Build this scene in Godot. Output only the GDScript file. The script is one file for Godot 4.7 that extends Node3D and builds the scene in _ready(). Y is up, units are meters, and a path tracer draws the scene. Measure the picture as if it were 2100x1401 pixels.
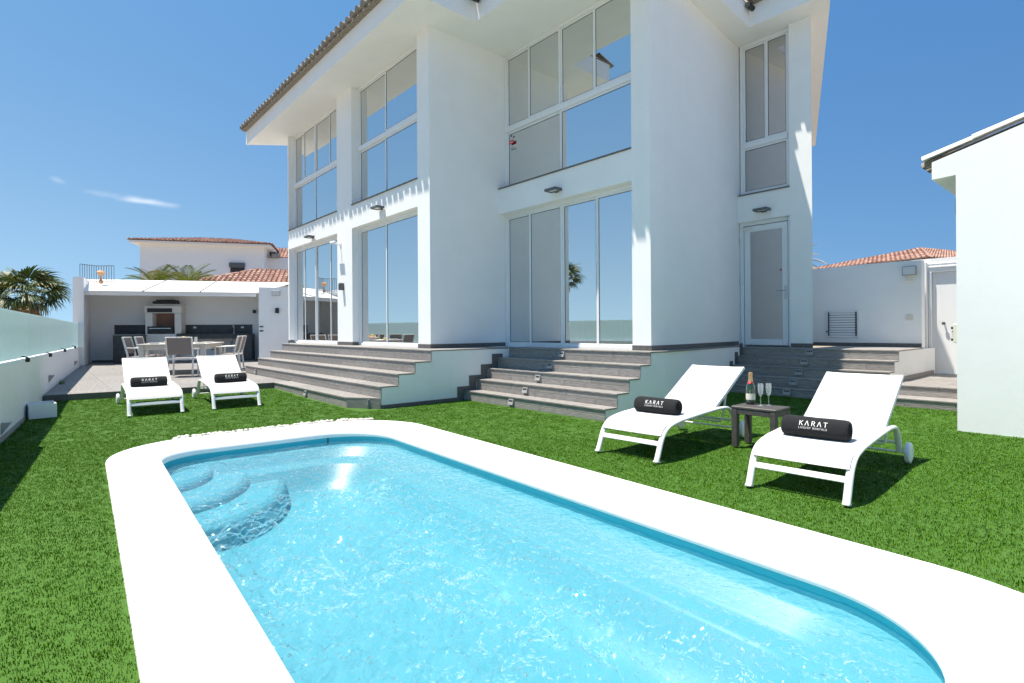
extends Node3D
# World axes: x runs from the left fence wall towards the villa, z from the far terrace towards the camera, y is up.

const TH := 0.71236
const S1W := 8.27
const T1 := 5.24
const T2 := 6.81
const S2W := 4.756
const T3 := 10.1
const S3L := 5.09
const S3R := 3.757
const FLOOR_Y := 0.875
const SOFFIT := 6.58
const GREC := 0.18

var rng := RandomNumberGenerator.new()
var used := {}
var M := {}
var wave_noise: FastNoiseLite
var wave_fine: FastNoiseLite


# ------------------------------------------------------------------ mesh collector
class MB:
	var v := PackedVector3Array()
	var n := PackedVector3Array()
	var uv := PackedVector2Array()
	var c := PackedColorArray()
	var col := Color(1, 1, 1)
	var tinted := false

	func raw(a: Vector3, b: Vector3, d: Vector3, na: Vector3, nb: Vector3, nd: Vector3) -> void:
		var g := (d - a).cross(b - a)
		if g.dot(na + nb + nd) < 0.0:
			v.append_array([a, d, b])
			n.append_array([na, nd, nb])
		else:
			v.append_array([a, b, d])
			n.append_array([na, nb, nd])
		if tinted:
			c.append_array([col, col, col])

	func tri(a: Vector3, b: Vector3, d: Vector3, hint := Vector3.ZERO) -> void:
		var g := (d - a).cross(b - a).normalized()
		if hint != Vector3.ZERO and g.dot(hint) < 0.0:
			g = -g
		raw(a, b, d, g, g, g)

	func quad(a: Vector3, b: Vector3, d: Vector3, e: Vector3, hint := Vector3.ZERO) -> void:
		tri(a, b, d, hint)
		tri(a, d, e, hint)

	func quadn(a: Vector3, b: Vector3, d: Vector3, e: Vector3, na: Vector3, nb: Vector3, nd: Vector3, ne: Vector3) -> void:
		raw(a, b, d, na, nb, nd)
		raw(a, d, e, na, nd, ne)

	# a box with chamfered edges, in the frame xf, centred on its origin
	func box(xf: Transform3D, size: Vector3, bev := 0.0) -> void:
		var h := size * 0.5
		bev = minf(bev, minf(h.x, minf(h.y, h.z)) * 0.6)
		var ax := [Vector3.RIGHT, Vector3.UP, Vector3.BACK]
		for i in 3:
			for sg in [-1.0, 1.0]:
				var j := (i + 1) % 3
				var k := (i + 2) % 3
				var o: Vector3 = ax[i] * h[i] * sg
				var a: Vector3 = ax[j] * (h[j] - bev)
				var b: Vector3 = ax[k] * (h[k] - bev)
				quad(xf * (o - a - b), xf * (o + a - b), xf * (o + a + b), xf * (o - a + b), xf.basis * (ax[i] * sg))
		if bev <= 0.0:
			return
		for i in 3:
			var j := (i + 1) % 3
			var k := (i + 2) % 3
			for sj in [-1.0, 1.0]:
				for sk in [-1.0, 1.0]:
					var e: Vector3 = ax[i] * (h[i] - bev)
					var p1: Vector3 = ax[j] * h[j] * sj + ax[k] * (h[k] - bev) * sk
					var p2: Vector3 = ax[j] * (h[j] - bev) * sj + ax[k] * h[k] * sk
					quad(xf * (p1 - e), xf * (p1 + e), xf * (p2 + e), xf * (p2 - e), xf.basis * (ax[j] * sj + ax[k] * sk))
		for sx in [-1.0, 1.0]:
			for sy in [-1.0, 1.0]:
				for sz in [-1.0, 1.0]:
					var q := Vector3(sx, sy, sz)
					var b1 := Vector3(h.x, h.y - bev, h.z - bev) * q
					var b2 := Vector3(h.x - bev, h.y, h.z - bev) * q
					var b3 := Vector3(h.x - bev, h.y - bev, h.z) * q
					tri(xf * b1, xf * b2, xf * b3, xf.basis * q)

	# an upright box given by ranges along the facade (s), height (y) and into the house (t)
	func wb(s0: float, s1: float, y0: float, y1: float, t0: float, t1: float, bev := 0.0) -> void:
		box(Transform3D(Basis(), Vector3((t0 + t1) * 0.5, (y0 + y1) * 0.5, -(s0 + s1) * 0.5)), Vector3(absf(t1 - t0), absf(y1 - y0), absf(s1 - s0)), bev)

	func bar(a: Vector3, b: Vector3, w: float, hgt: float, bev := 0.0, up := Vector3.UP) -> void:
		var z := (b - a).normalized()
		var x := up.cross(z)
		if x.length() < 0.01:
			x = Vector3.RIGHT.cross(z)
		x = x.normalized()
		var y := z.cross(x)
		box(Transform3D(Basis(x, y, z), (a + b) * 0.5), Vector3(w, hgt, a.distance_to(b)), bev)

	# plan polygon given as (s, t)
	func prism(poly: PackedVector2Array, y0: float, y1: float) -> void:
		var idx := Geometry2D.triangulate_polygon(poly)
		for k in range(0, idx.size(), 3):
			var p := [poly[idx[k]], poly[idx[k + 1]], poly[idx[k + 2]]]
			tri(Vector3(p[0].y, y1, -p[0].x), Vector3(p[1].y, y1, -p[1].x), Vector3(p[2].y, y1, -p[2].x), Vector3.UP)
			tri(Vector3(p[0].y, y0, -p[0].x), Vector3(p[1].y, y0, -p[1].x), Vector3(p[2].y, y0, -p[2].x), Vector3.DOWN)
		var sg := -1.0 if Geometry2D.is_polygon_clockwise(poly) else 1.0
		for k in poly.size():
			var a := poly[k]
			var b := poly[(k + 1) % poly.size()]
			var d := (b - a).normalized()
			var o := Vector2(d.y, -d.x) * sg
			quad(Vector3(a.y, y0, -a.x), Vector3(b.y, y0, -b.x), Vector3(b.y, y1, -b.x), Vector3(a.y, y1, -a.x), Vector3(o.y, 0, -o.x))

	func tube(path: PackedVector3Array, radii, sides := 8, flat := 1.0, up := Vector3.UP, cap := true) -> void:
		var rings := []
		var norms := []
		for i in path.size():
			var d := (path[mini(i + 1, path.size() - 1)] - path[maxi(i - 1, 0)]).normalized()
			var x := up.cross(d)
			if x.length() < 0.05:
				x = Vector3.RIGHT.cross(d)
			x = x.normalized()
			var y := d.cross(x)
			var r: float = radii if radii is float else radii[i]
			var ring := PackedVector3Array()
			var nn := PackedVector3Array()
			for k in sides:
				var a := TAU * k / sides
				var o := x * cos(a) * flat + y * sin(a)
				ring.append(path[i] + o * r)
				nn.append((x * cos(a) / flat + y * sin(a)).normalized())
			rings.append(ring)
			norms.append(nn)
		for i in path.size() - 1:
			for k in sides:
				var k2 := (k + 1) % sides
				quadn(rings[i][k], rings[i][k2], rings[i + 1][k2], rings[i + 1][k], norms[i][k], norms[i][k2], norms[i + 1][k2], norms[i + 1][k])
		if cap:
			for e in [0, path.size() - 1]:
				var d2: Vector3 = (path[0] - path[1]) if e == 0 else (path[e] - path[e - 1])
				for k in range(1, sides - 1):
					tri(rings[e][0], rings[e][k], rings[e][k + 1], d2)

	func lathe(prof: PackedVector2Array, sides: int, xf := Transform3D()) -> void:
		for i in prof.size() - 1:
			var a := prof[i]
			var b := prof[i + 1]
			var e := b - a
			if e.length() < 1e-6:
				continue
			var nn := Vector2(e.y, -e.x).normalized()
			for k in sides:
				var t0 := TAU * k / sides
				var t1 := TAU * (k + 1) / sides
				var c0 := Vector3(cos(t0), 0, sin(t0))
				var c1 := Vector3(cos(t1), 0, sin(t1))
				var n0 := xf.basis * (c0 * nn.x + Vector3.UP * nn.y)
				var n1 := xf.basis * (c1 * nn.x + Vector3.UP * nn.y)
				var p := [xf * (c0 * a.x + Vector3.UP * a.y), xf * (c1 * a.x + Vector3.UP * a.y), xf * (c1 * b.x + Vector3.UP * b.y), xf * (c0 * b.x + Vector3.UP * b.y)]
				if a.x < 1e-5:
					raw(p[0], p[2], p[3], n0, n1, n0)
				elif b.x < 1e-5:
					raw(p[0], p[1], p[2], n0, n1, n0)
				else:
					quadn(p[0], p[1], p[2], p[3], n0, n1, n1, n0)

	func mesh() -> ArrayMesh:
		var arr := []
		arr.resize(Mesh.ARRAY_MAX)
		arr[Mesh.ARRAY_VERTEX] = v
		arr[Mesh.ARRAY_NORMAL] = n
		if tinted:
			arr[Mesh.ARRAY_COLOR] = c
		var m := ArrayMesh.new()
		m.add_surface_from_arrays(Mesh.PRIMITIVE_TRIANGLES, arr)
		return m


# ------------------------------------------------------------------ scene helpers
func P(s: float, y: float, t: float) -> Vector3:
	return Vector3(t, y, -s)


func numbered(called: String) -> String:
	if not used.has(called):
		used[called] = 0
		return called
	used[called] += 1
	return "%s_%03d" % [called, used[called]]


func tag(o: Node, label: String, category: String, group := "") -> void:
	o.set_meta("label", label)
	o.set_meta("category", category)
	if group:
		o.set_meta("group", group)


func thing(called: String, label: String, category: String, at: Vector3, group := "", turn := 0.0) -> Node3D:
	var o := Node3D.new()
	o.name = numbered(called)
	add_child(o)
	o.position = at
	o.rotation.y = turn
	tag(o, label, category, group)
	return o


# a part built in the thing's own frame
func part(called: String, mb, mat: Material, parent: Node3D) -> MeshInstance3D:
	var o := MeshInstance3D.new()
	o.name = called
	o.mesh = mb.mesh() if mb is MB else mb
	o.material_override = mat
	parent.add_child(o, true)
	return o


# a part whose vertices are given in world axes, under a thing that stands at its base
func wpart(called: String, mb, mat: Material, parent: Node3D) -> MeshInstance3D:
	var o := part(called, mb, mat, parent)
	if parent.get_parent() == self:
		o.position = -parent.position
	return o


func single(called: String, mb, mat: Material, label: String, category: String, group := "") -> MeshInstance3D:
	var o := part(numbered(called), mb, mat, self)
	tag(o, label, category, group)
	return o


func structure(called: String, mb, mat: Material) -> MeshInstance3D:
	var o := part(called, mb, mat, self)
	o.set_meta("kind", "structure")
	return o


func copy_of(o: Node3D, called: String, label: String) -> Node3D:
	var r: Node3D = o.duplicate()
	r.name = numbered(called)
	add_child(r)
	r.set_meta("label", label)
	return r


func noise(sd: int, freq: float, kind := FastNoiseLite.TYPE_SIMPLEX_SMOOTH, oct := 4) -> FastNoiseLite:
	var f := FastNoiseLite.new()
	f.seed = sd
	f.frequency = freq
	f.noise_type = kind
	f.fractal_octaves = oct
	return f


func ntex(f: FastNoiseLite, a: Color, b: Color, w := 512, h := 512, lo := 0.0, hi := 1.0) -> NoiseTexture2D:
	var t := NoiseTexture2D.new()
	t.width = w
	t.height = h
	t.seamless = true
	t.noise = f
	var g := Gradient.new()
	g.offsets = PackedFloat32Array([lo, hi])
	g.colors = PackedColorArray([a.linear_to_srgb(), b.linear_to_srgb()])
	t.color_ramp = g
	return t


func nmap(f: FastNoiseLite, strength: float, w := 512) -> NoiseTexture2D:
	var t := NoiseTexture2D.new()
	t.width = w
	t.height = w
	t.seamless = true
	t.noise = f
	t.as_normal_map = true
	t.bump_strength = strength
	return t


# colours are given as real-world (linear) reflectances
func mat(called: String, r: float, g: float, b: float, rough := 0.7, metal := 0.0) -> StandardMaterial3D:
	var m := StandardMaterial3D.new()
	m.resource_name = called
	m.albedo_color = Color(r, g, b).linear_to_srgb()
	m.roughness = rough
	m.metallic = metal
	M[called] = m
	return m


func tri_tex(m: StandardMaterial3D, tex: Texture2D, scale: Vector3, world := true) -> void:
	m.albedo_texture = tex
	m.uv1_triplanar = true
	m.uv1_world_triplanar = world
	m.uv1_scale = scale


func materials() -> void:
	var soft := noise(3, 0.006)
	var grainy := noise(5, 0.05, FastNoiseLite.TYPE_SIMPLEX_SMOOTH, 5)
	var m := mat("white_plaster", 0.86, 0.86, 0.85, 0.85)
	tri_tex(m, ntex(soft, Color(0.982, 0.982, 0.98), Color(1, 1, 1), 512, 512, 0.3, 0.7), Vector3.ONE * 0.45)
	m.normal_enabled = true
	m.normal_texture = nmap(grainy, 1.2)
	m.normal_scale = 0.09
	m = mat("white_paint", 0.80, 0.80, 0.80, 0.45)
	m = mat("white_metal", 0.80, 0.80, 0.80, 0.32)
	m = mat("warm_white", 0.74, 0.72, 0.68, 0.6)
	m = mat("coping", 0.84, 0.84, 0.835, 0.75)
	tri_tex(m, ntex(soft, Color(0.95, 0.95, 0.945), Color(1, 1, 1), 512, 512, 0.3, 0.7), Vector3.ONE * 0.7)
	m.normal_enabled = true
	m.normal_texture = nmap(grainy, 1.0)
	m.normal_scale = 0.18
	# mirrored sun-control film on the panes
	m = mat("mirror_glass", 0.68, 0.70, 0.70, 0.012, 1.0)
	m = mat("mirror_glass_grey", 0.52, 0.52, 0.52, 0.015, 1.0)
	m = mat("window_frame", 0.78, 0.79, 0.80, 0.35)
	m = mat("gasket", 0.03, 0.03, 0.033, 0.6)
	# wood-look porcelain of the steps, grain along the facade
	var grain := noise(11, 0.03, FastNoiseLite.TYPE_SIMPLEX, 5)
	for k in 3:
		m = mat("plank_%d" % k, [0.300, 0.275, 0.325][k], [0.282, 0.259, 0.306][k], [0.268, 0.247, 0.292][k], 0.62)
		tri_tex(m, ntex(noise(11 + k, 0.03, FastNoiseLite.TYPE_SIMPLEX, 5), Color(0.70, 0.69, 0.68), Color(1.05, 1.05, 1.05), 512, 512, 0.28, 0.72), Vector3(2.6, 4.2, 0.35))
		m.uv1_offset = Vector3(k * 0.31, k * 0.17, k * 0.43)
	m = mat("skirting", 0.14, 0.132, 0.126, 0.55)
	tri_tex(m, ntex(grain, Color(0.7, 0.7, 0.7), Color(1, 1, 1), 512, 512, 0.3, 0.7), Vector3(2.0, 3.0, 0.5))
	for k in 3:
		m = mat("patio_tile_%d" % k, [0.255, 0.238, 0.268][k], [0.238, 0.223, 0.252][k], [0.226, 0.212, 0.239][k], 0.7)
		tri_tex(m, ntex(noise(31 + k, 0.02, FastNoiseLite.TYPE_SIMPLEX, 5), Color(0.78, 0.78, 0.78), Color(1, 1, 1), 512, 512, 0.3, 0.7), Vector3(1.3, 1.3, 0.5))
	m = mat("bounce_paving", 0.62, 0.59, 0.54, 0.8)
	m = mat("grout", 0.22, 0.21, 0.20, 0.9)
	# artificial lawn
	m = mat("turf", 0.044, 0.124, 0.005, 0.9)
	tri_tex(m, ntex(noise(7, 0.09, FastNoiseLite.TYPE_SIMPLEX, 4), Color(0.85, 0.86, 0.85), Color(1.1, 1.08, 1.05), 512, 512, 0.25, 0.75), Vector3.ONE * 1.7)
	m = mat("blade", 1, 1, 1, 0.62)
	m.vertex_color_use_as_albedo = true
	m.backlight_enabled = true
	m.backlight = Color(0.35, 0.4, 0.15)
	m.metallic_specular = 0.12
	# pool
	m = mat("pool_shell", 0.062, 0.285, 0.365, 0.35)
	m = mat("shell_unveiled", 0.012, 0.43, 0.54, 0.3)  # shell colour again, deeper; the split paints in the water's veiling light
	m = mat("water", 0.30, 0.78, 0.90, 0.03)
	m.transparency = BaseMaterial3D.TRANSPARENCY_ALPHA
	m.albedo_color.a = 0.05
	m.normal_enabled = true
	m.normal_texture = nmap(noise(23, 0.02, FastNoiseLite.TYPE_SIMPLEX_SMOOTH, 4), 7.0)
	m.normal_scale = 0.7
	m.uv1_triplanar = true
	m.uv1_world_triplanar = true
	m.uv1_scale = Vector3.ONE * 1.1
	m = mat("caustic_flecks", 0.80, 0.86, 0.88, 0.6)  # translucent white of the painted caustic flecks
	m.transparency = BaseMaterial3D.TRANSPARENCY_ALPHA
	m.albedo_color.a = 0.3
	m = mat("pebble", 0.58, 0.56, 0.52, 0.7)
	# clay tiles
	m = mat("grey_clay", 0.30, 0.265, 0.225, 0.85)
	tri_tex(m, ntex(noise(41, 0.03), Color(0.6, 0.6, 0.6), Color(1.15, 1.1, 1.05), 256, 256, 0.25, 0.75), Vector3.ONE * 2.0)
	for k in 3:
		m = mat("red_clay_%d" % k, [0.40, 0.34, 0.45][k], [0.19, 0.15, 0.24][k], [0.13, 0.10, 0.17][k], 0.85)
	# furniture
	m = mat("sling", 0.56, 0.56, 0.555, 0.75)
	m.normal_enabled = true
	m.normal_texture = nmap(noise(51, 0.25, FastNoiseLite.TYPE_CELLULAR, 1), 2.0, 256)
	m.normal_scale = 0.25
	m.uv1_triplanar = true
	m.uv1_scale = Vector3.ONE * 6.0
	m = mat("towel", 0.012, 0.012, 0.014, 0.98)
	tri_tex(m, ntex(noise(52, 0.22, FastNoiseLite.TYPE_SIMPLEX, 3), Color(0.45, 0.45, 0.45), Color(1.6, 1.6, 1.6), 256, 256), Vector3.ONE * 7.0, false)
	m.normal_enabled = true
	m.normal_texture = nmap(noise(53, 0.2, FastNoiseLite.TYPE_SIMPLEX, 3), 6.0, 256)
	m.rim_enabled = true
	m.rim = 0.35
	m = mat("embroidery", 0.72, 0.72, 0.70, 0.8)
	m = mat("charcoal", 0.075, 0.068, 0.066, 0.55)
	tri_tex(m, ntex(grain, Color(0.75, 0.75, 0.75), Color(1.1, 1.1, 1.1), 256, 256, 0.3, 0.7), Vector3(6.0, 2.0, 2.0))
	m = mat("lamp_grey", 0.10, 0.105, 0.115, 0.45)
	m = mat("step_light", 0.33, 0.325, 0.315, 0.45)
	m = mat("dark_lens", 0.02, 0.02, 0.022, 0.25)
	m = mat("pale_lens", 0.62, 0.64, 0.65, 0.3)
	m = mat("black", 0.018, 0.018, 0.02, 0.45)
	m = mat("steel", 0.62, 0.62, 0.62, 0.28, 1.0)
	m = mat("bottle_glass", 0.012, 0.05, 0.022, 0.06)
	m.clearcoat_enabled = true
	m.clearcoat = 1.0
	m.clearcoat_roughness = 0.03
	m = mat("gold_foil", 0.62, 0.40, 0.20, 0.42, 0.75)
	m = mat("paper_label", 0.72, 0.68, 0.58, 0.7)
	m = mat("black_label", 0.02, 0.018, 0.018, 0.5)
	m = mat("red_seal", 0.50, 0.015, 0.025, 0.4)
	m = mat("clear_glass", 0.75, 0.80, 0.80, 0.02)
	m.transparency = BaseMaterial3D.TRANSPARENCY_ALPHA
	m.albedo_color.a = 0.16
	# frosted fence glass
	m = mat("frosted_glass", 0.66, 0.74, 0.74, 0.12)
	m.backlight_enabled = true
	m.backlight = Color(0.85, 0.92, 0.92)
	m = mat("counter_stone", 0.052, 0.055, 0.058, 0.4)
	tri_tex(m, ntex(noise(61, 0.02, FastNoiseLite.TYPE_SIMPLEX, 5), Color(0.6, 0.6, 0.6), Color(1.4, 1.4, 1.4), 256, 256, 0.2, 0.8), Vector3.ONE * 0.8)
	m = mat("brick", 0.30, 0.165, 0.115, 0.9)
	m = mat("taupe_sling", 0.23, 0.19, 0.17, 0.8)
	m = mat("table_white", 0.60, 0.56, 0.50, 0.65)
	m = mat("teak", 0.52, 0.42, 0.31, 0.65)
	m = mat("roof_panel", 0.78, 0.77, 0.74, 0.6)
	m = mat("joint_grey", 0.30, 0.30, 0.30, 0.6)
	m = mat("bark", 0.16, 0.12, 0.085, 0.95)
	tri_tex(m, ntex(noise(71, 0.05), Color(0.5, 0.5, 0.5), Color(1.2, 1.2, 1.2), 256, 256), Vector3(1.5, 6.0, 1.5))
	m = mat("frond", 1, 1, 1, 0.55)
	m.vertex_color_use_as_albedo = true
	m.backlight_enabled = true
	m.backlight = Color(0.4, 0.45, 0.15)
	m = mat("dry_earth", 0.30, 0.24, 0.17, 0.95)
	m = mat("sea_water", 0.03, 0.11, 0.15, 0.15)
	m = mat("shutter_dark", 0.028, 0.026, 0.03, 0.6)
	m = mat("gate_white", 0.77, 0.78, 0.79, 0.5)
	m = mat("cream", 0.70, 0.66, 0.55, 0.6)
	m = mat("concrete_grey", 0.30, 0.30, 0.29, 0.8)
	m = mat("yellow_fruit", 0.75, 0.52, 0.08, 0.5)
	m = mat("peach", 0.74, 0.45, 0.34, 0.6)
	m = mat("terracotta", 0.55, 0.31, 0.17, 0.8)
	m = mat("red_print", 0.55, 0.03, 0.05, 0.6)
	m = mat("weed", 0.10, 0.15, 0.03, 0.8)


# ------------------------------------------------------------------ build
func _ready() -> void:
	rng.seed = 20240517
	camera_and_light()
	materials()
	wave_noise = noise(91, 1.0, FastNoiseLite.TYPE_SIMPLEX_SMOOTH, 2)
	wave_fine = noise(92, 1.0, FastNoiseLite.TYPE_SIMPLEX_SMOOTH, 2)
	ground()
	pool()
	villa()
	stairs()
	fence()
	terrace()
	pool_house()
	right_court()
	neighbours()
	palms()
	loungers()
	small_table()
	dining()
	fittings()
	grass()


func camera_and_light() -> void:
	var cam := Camera3D.new()
	cam.name = "camera"
	add_child(cam)
	cam.position = Vector3(0, 1.2, 0)
	cam.basis = Basis(Vector3.UP, -TH) * Basis(Vector3.BACK, -0.00673)
	cam.projection = Camera3D.PROJECTION_FRUSTUM
	cam.near = 0.1
	cam.far = 6000.0
	cam.size = 0.1 * 1401.0 / 1123.6
	cam.frustum_offset = Vector2(0, -0.1 * 24.4 / 1123.6)
	cam.current = true

	var sun := DirectionalLight3D.new()
	sun.name = "sun"
	add_child(sun)
	var d := Vector3(0.262, -1.0, 0.212).normalized()
	sun.basis = Basis.looking_at(d, Vector3.RIGHT)
	sun.light_energy = 1.2
	sun.light_color = Color(1.0, 0.965, 0.91)
	sun.light_angular_distance = 0.5
	sun.shadow_enabled = true

	var env := Environment.new()
	env.background_mode = Environment.BG_SKY
	var sky := Sky.new()
	var sm := PanoramaSkyMaterial.new()
	sm.panorama = clear_sky(-d)
	sky.sky_material = sm
	env.sky = sky
	env.background_energy_multiplier = 1.0
	env.tonemap_mode = Environment.TONE_MAPPER_LINEAR
	env.tonemap_exposure = 2.3
	env.sdfgi_enabled = true
	env.ssao_enabled = true
	env.ssil_enabled = true
	var we := WorldEnvironment.new()
	we.name = "environment"
	we.environment = env
	add_child(we)


# a clear maritime sky: pale at the horizon, deeper overhead, brighter towards the sun, with a few thin wisps of cirrus
func clear_sky(sun: Vector3) -> ImageTexture:
	var w := 2048
	var h := 1024
	var im := Image.create(w, h, false, Image.FORMAT_RGBF)
	var f := noise(101, 0.035, FastNoiseLite.TYPE_SIMPLEX_SMOOTH, 5)
	# azimuth to the right of the facade line and elevation of each wisp, half sizes in degrees, strength
	var wisps := [[6.3, 11.3, 3.7, 0.26, 0.95], [1.2, 12.1, 0.6, 0.2, 0.3], [-70.0, 14.0, 6.0, 0.9, 0.5], [-105.0, 10.5, 5.0, 0.7, 0.5], [150.0, 13.0, 7.0, 1.0, 0.5], [110.0, 12.0, 4.0, 0.5, 0.4]]
	for y in h:
		var el := PI * (0.5 - (y + 0.5) / h)
		var e := rad_to_deg(maxf(el, 0.0))
		var base := Vector3(0.09 + 0.66 * exp(-e / 11.0), 0.24 + 0.64 * exp(-e / 12.0), 0.54 + 0.48 * exp(-e / 14.0))
		for x in w:
			var az := wrapf(TAU * (x + 0.5) / w, -PI, PI)
			var d := Vector3(sin(az) * cos(el), sin(el), -cos(az) * cos(el))
			var g := d.dot(sun) - 0.55
			var c := Vector3(base.x * exp(1.55 * g) * 0.89, base.y * exp(1.0 * g) * 1.01, base.z * exp(0.55 * g) * 0.97) * 0.535
			for k in wisps:
				var dx: float = wrapf(rad_to_deg(az) - k[0], -180.0, 180.0) / k[2]
				var dy: float = (e - k[1] + dx * k[3] * 0.9) / k[3]
				var q := 1.0 - dx * dx - dy * dy
				if q > 0.0:
					var m := clampf(q * (0.55 + 1.1 * f.get_noise_2d(x * 0.6, y * 2.5)), 0.0, 1.0) * float(k[4])
					c = c.lerp(Vector3(0.5, 0.52, 0.54), m)
			im.set_pixel(x, y, Color(c.x, c.y, c.z))
	return ImageTexture.create_from_image(im)


# ------------------------------------------------------------------ ground, lawn
const PA := 0.049


func pq(p: float, q: float) -> Vector2:
	return Vector2(cos(PA) * p - sin(PA) * q, sin(PA) * p + cos(PA) * q)


func to_pq(s: float, t: float) -> Vector2:
	return Vector2(cos(PA) * s + sin(PA) * t, -sin(PA) * s + cos(PA) * t)


func PQ(p: float, y: float, q: float) -> Vector3:
	var a := pq(p, q)
	return Vector3(a.y, y, -a.x)


func fence_t(s: float) -> float:
	return -0.328 + 0.0952 * (s - 8.207)


func lawn_y(s: float, t: float) -> float:
	return 0.11 * smoothstep(6.4, 8.9, t) * smoothstep(7.5, 5.5, s) + 0.045 * smoothstep(8.8, 12.0, s)


# rounded rectangle in pool axes; the corners are far-left, far-right, near-right, near-left
func rrect(p0: float, p1: float, q0: float, q1: float, r: Array, per := 14) -> PackedVector2Array:
	var out := PackedVector2Array()
	var cs := [[p1, q0, 1, -1], [p1, q1, 1, 1], [p0, q1, -1, 1], [p0, q0, -1, -1]]
	for k in 4:
		var rr: float = r[k]
		var c := Vector2(cs[k][0] - cs[k][2] * rr, cs[k][1] - cs[k][3] * rr)
		for i in per + 1:
			var a := PI * 0.5 * i / per
			var d: Vector2
			match k:
				0: d = Vector2(sin(a), -cos(a))
				1: d = Vector2(cos(a), sin(a))
				2: d = Vector2(-sin(a), cos(a))
				_: d = Vector2(-cos(a), -sin(a))
			if k == 0:
				d = Vector2(sin(a), -cos(a))
			out.append(c + d * rr)
		# points along the straight side to the next corner
		var nx: Array = cs[(k + 1) % 4]
		var r2: float = r[(k + 1) % 4]
		var a0 := out[out.size() - 1]
		var b0: Vector2
		match k:
			0: b0 = Vector2(p1, q1 - r2)
			1: b0 = Vector2(p0 + r2, q1)
			2: b0 = Vector2(p0, q0 + r2)
			_: b0 = Vector2(p1 - r[0], q0)
		var cnt := 10 if k % 2 == 0 else 24
		for i in range(1, cnt):
			out.append(a0.lerp(b0, float(i) / cnt))
	return out


func outer_ring() -> PackedVector2Array:
	return rrect(-0.15, 7.03, 0.145, 3.32, [0.85, 1.0, 1.0, 0.9])


func inner_ring() -> PackedVector2Array:
	return rrect(0.55, 6.38, 0.57, 2.775, [0.42, 0.62, 0.62, 0.5])


func in_outer(s: float, t: float, margin: float) -> bool:
	var a := to_pq(s, t)
	var c := Vector2(3.44, 1.7325)
	var h := Vector2(3.59, 1.5875) - Vector2.ONE * margin
	var d := (a - c).abs() - h + Vector2.ONE * 0.85
	return minf(maxf(d.x, d.y), 0.0) + Vector2(maxf(d.x, 0), maxf(d.y, 0)).length() - 0.85 < 0.0


func ground() -> void:
	var g := MB.new()
	g.quad(Vector3(-3000, -1.6, 3000), Vector3(3000, -1.6, 3000), Vector3(3000, -1.6, -3000), Vector3(-3000, -1.6, -3000), Vector3.UP)
	structure("terrain", g, M.dry_earth)
	g = MB.new()
	g.quad(Vector3(-2900, -1.2, 2900), Vector3(-60, -1.2, 2900), Vector3(-60, -1.2, -2900), Vector3(-2900, -1.2, -2900), Vector3.UP)
	structure("sea", g, M.sea_water)
	# the lawn carpet, cut out under the coping
	g = MB.new()
	var st := 0.16
	for i in range(-44, 79):
		for j in range(-9, 62):
			var s0 := i * st
			var t0 := j * st
			if t0 + st < fence_t(s0 + 0.08) - 0.1:
				continue
			var s1 := s0 + st
			var t1 := t0 + st
			if in_outer(s0, t0, 0.12) and in_outer(s1, t0, 0.12) and in_outer(s0, t1, 0.12) and in_outer(s1, t1, 0.12):
				continue
			var a := P(s0, lawn_y(s0, t0), t0)
			var b := P(s1, lawn_y(s1, t0), t0)
			var c := P(s1, lawn_y(s1, t1), t1)
			var d := P(s0, lawn_y(s0, t1), t1)
			g.quad(a, b, c, d, Vector3.UP)
	structure("lawn", g, M.turf)
	# unseen pale slab beyond the pool's near end, added to bounce light onto walls
	g = MB.new()
	g.wb(-9.0, -1.55, 0.002, 0.03, -1.9, 9.0)
	structure("added_bounce_terrace", g, M.bounce_paving)


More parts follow.
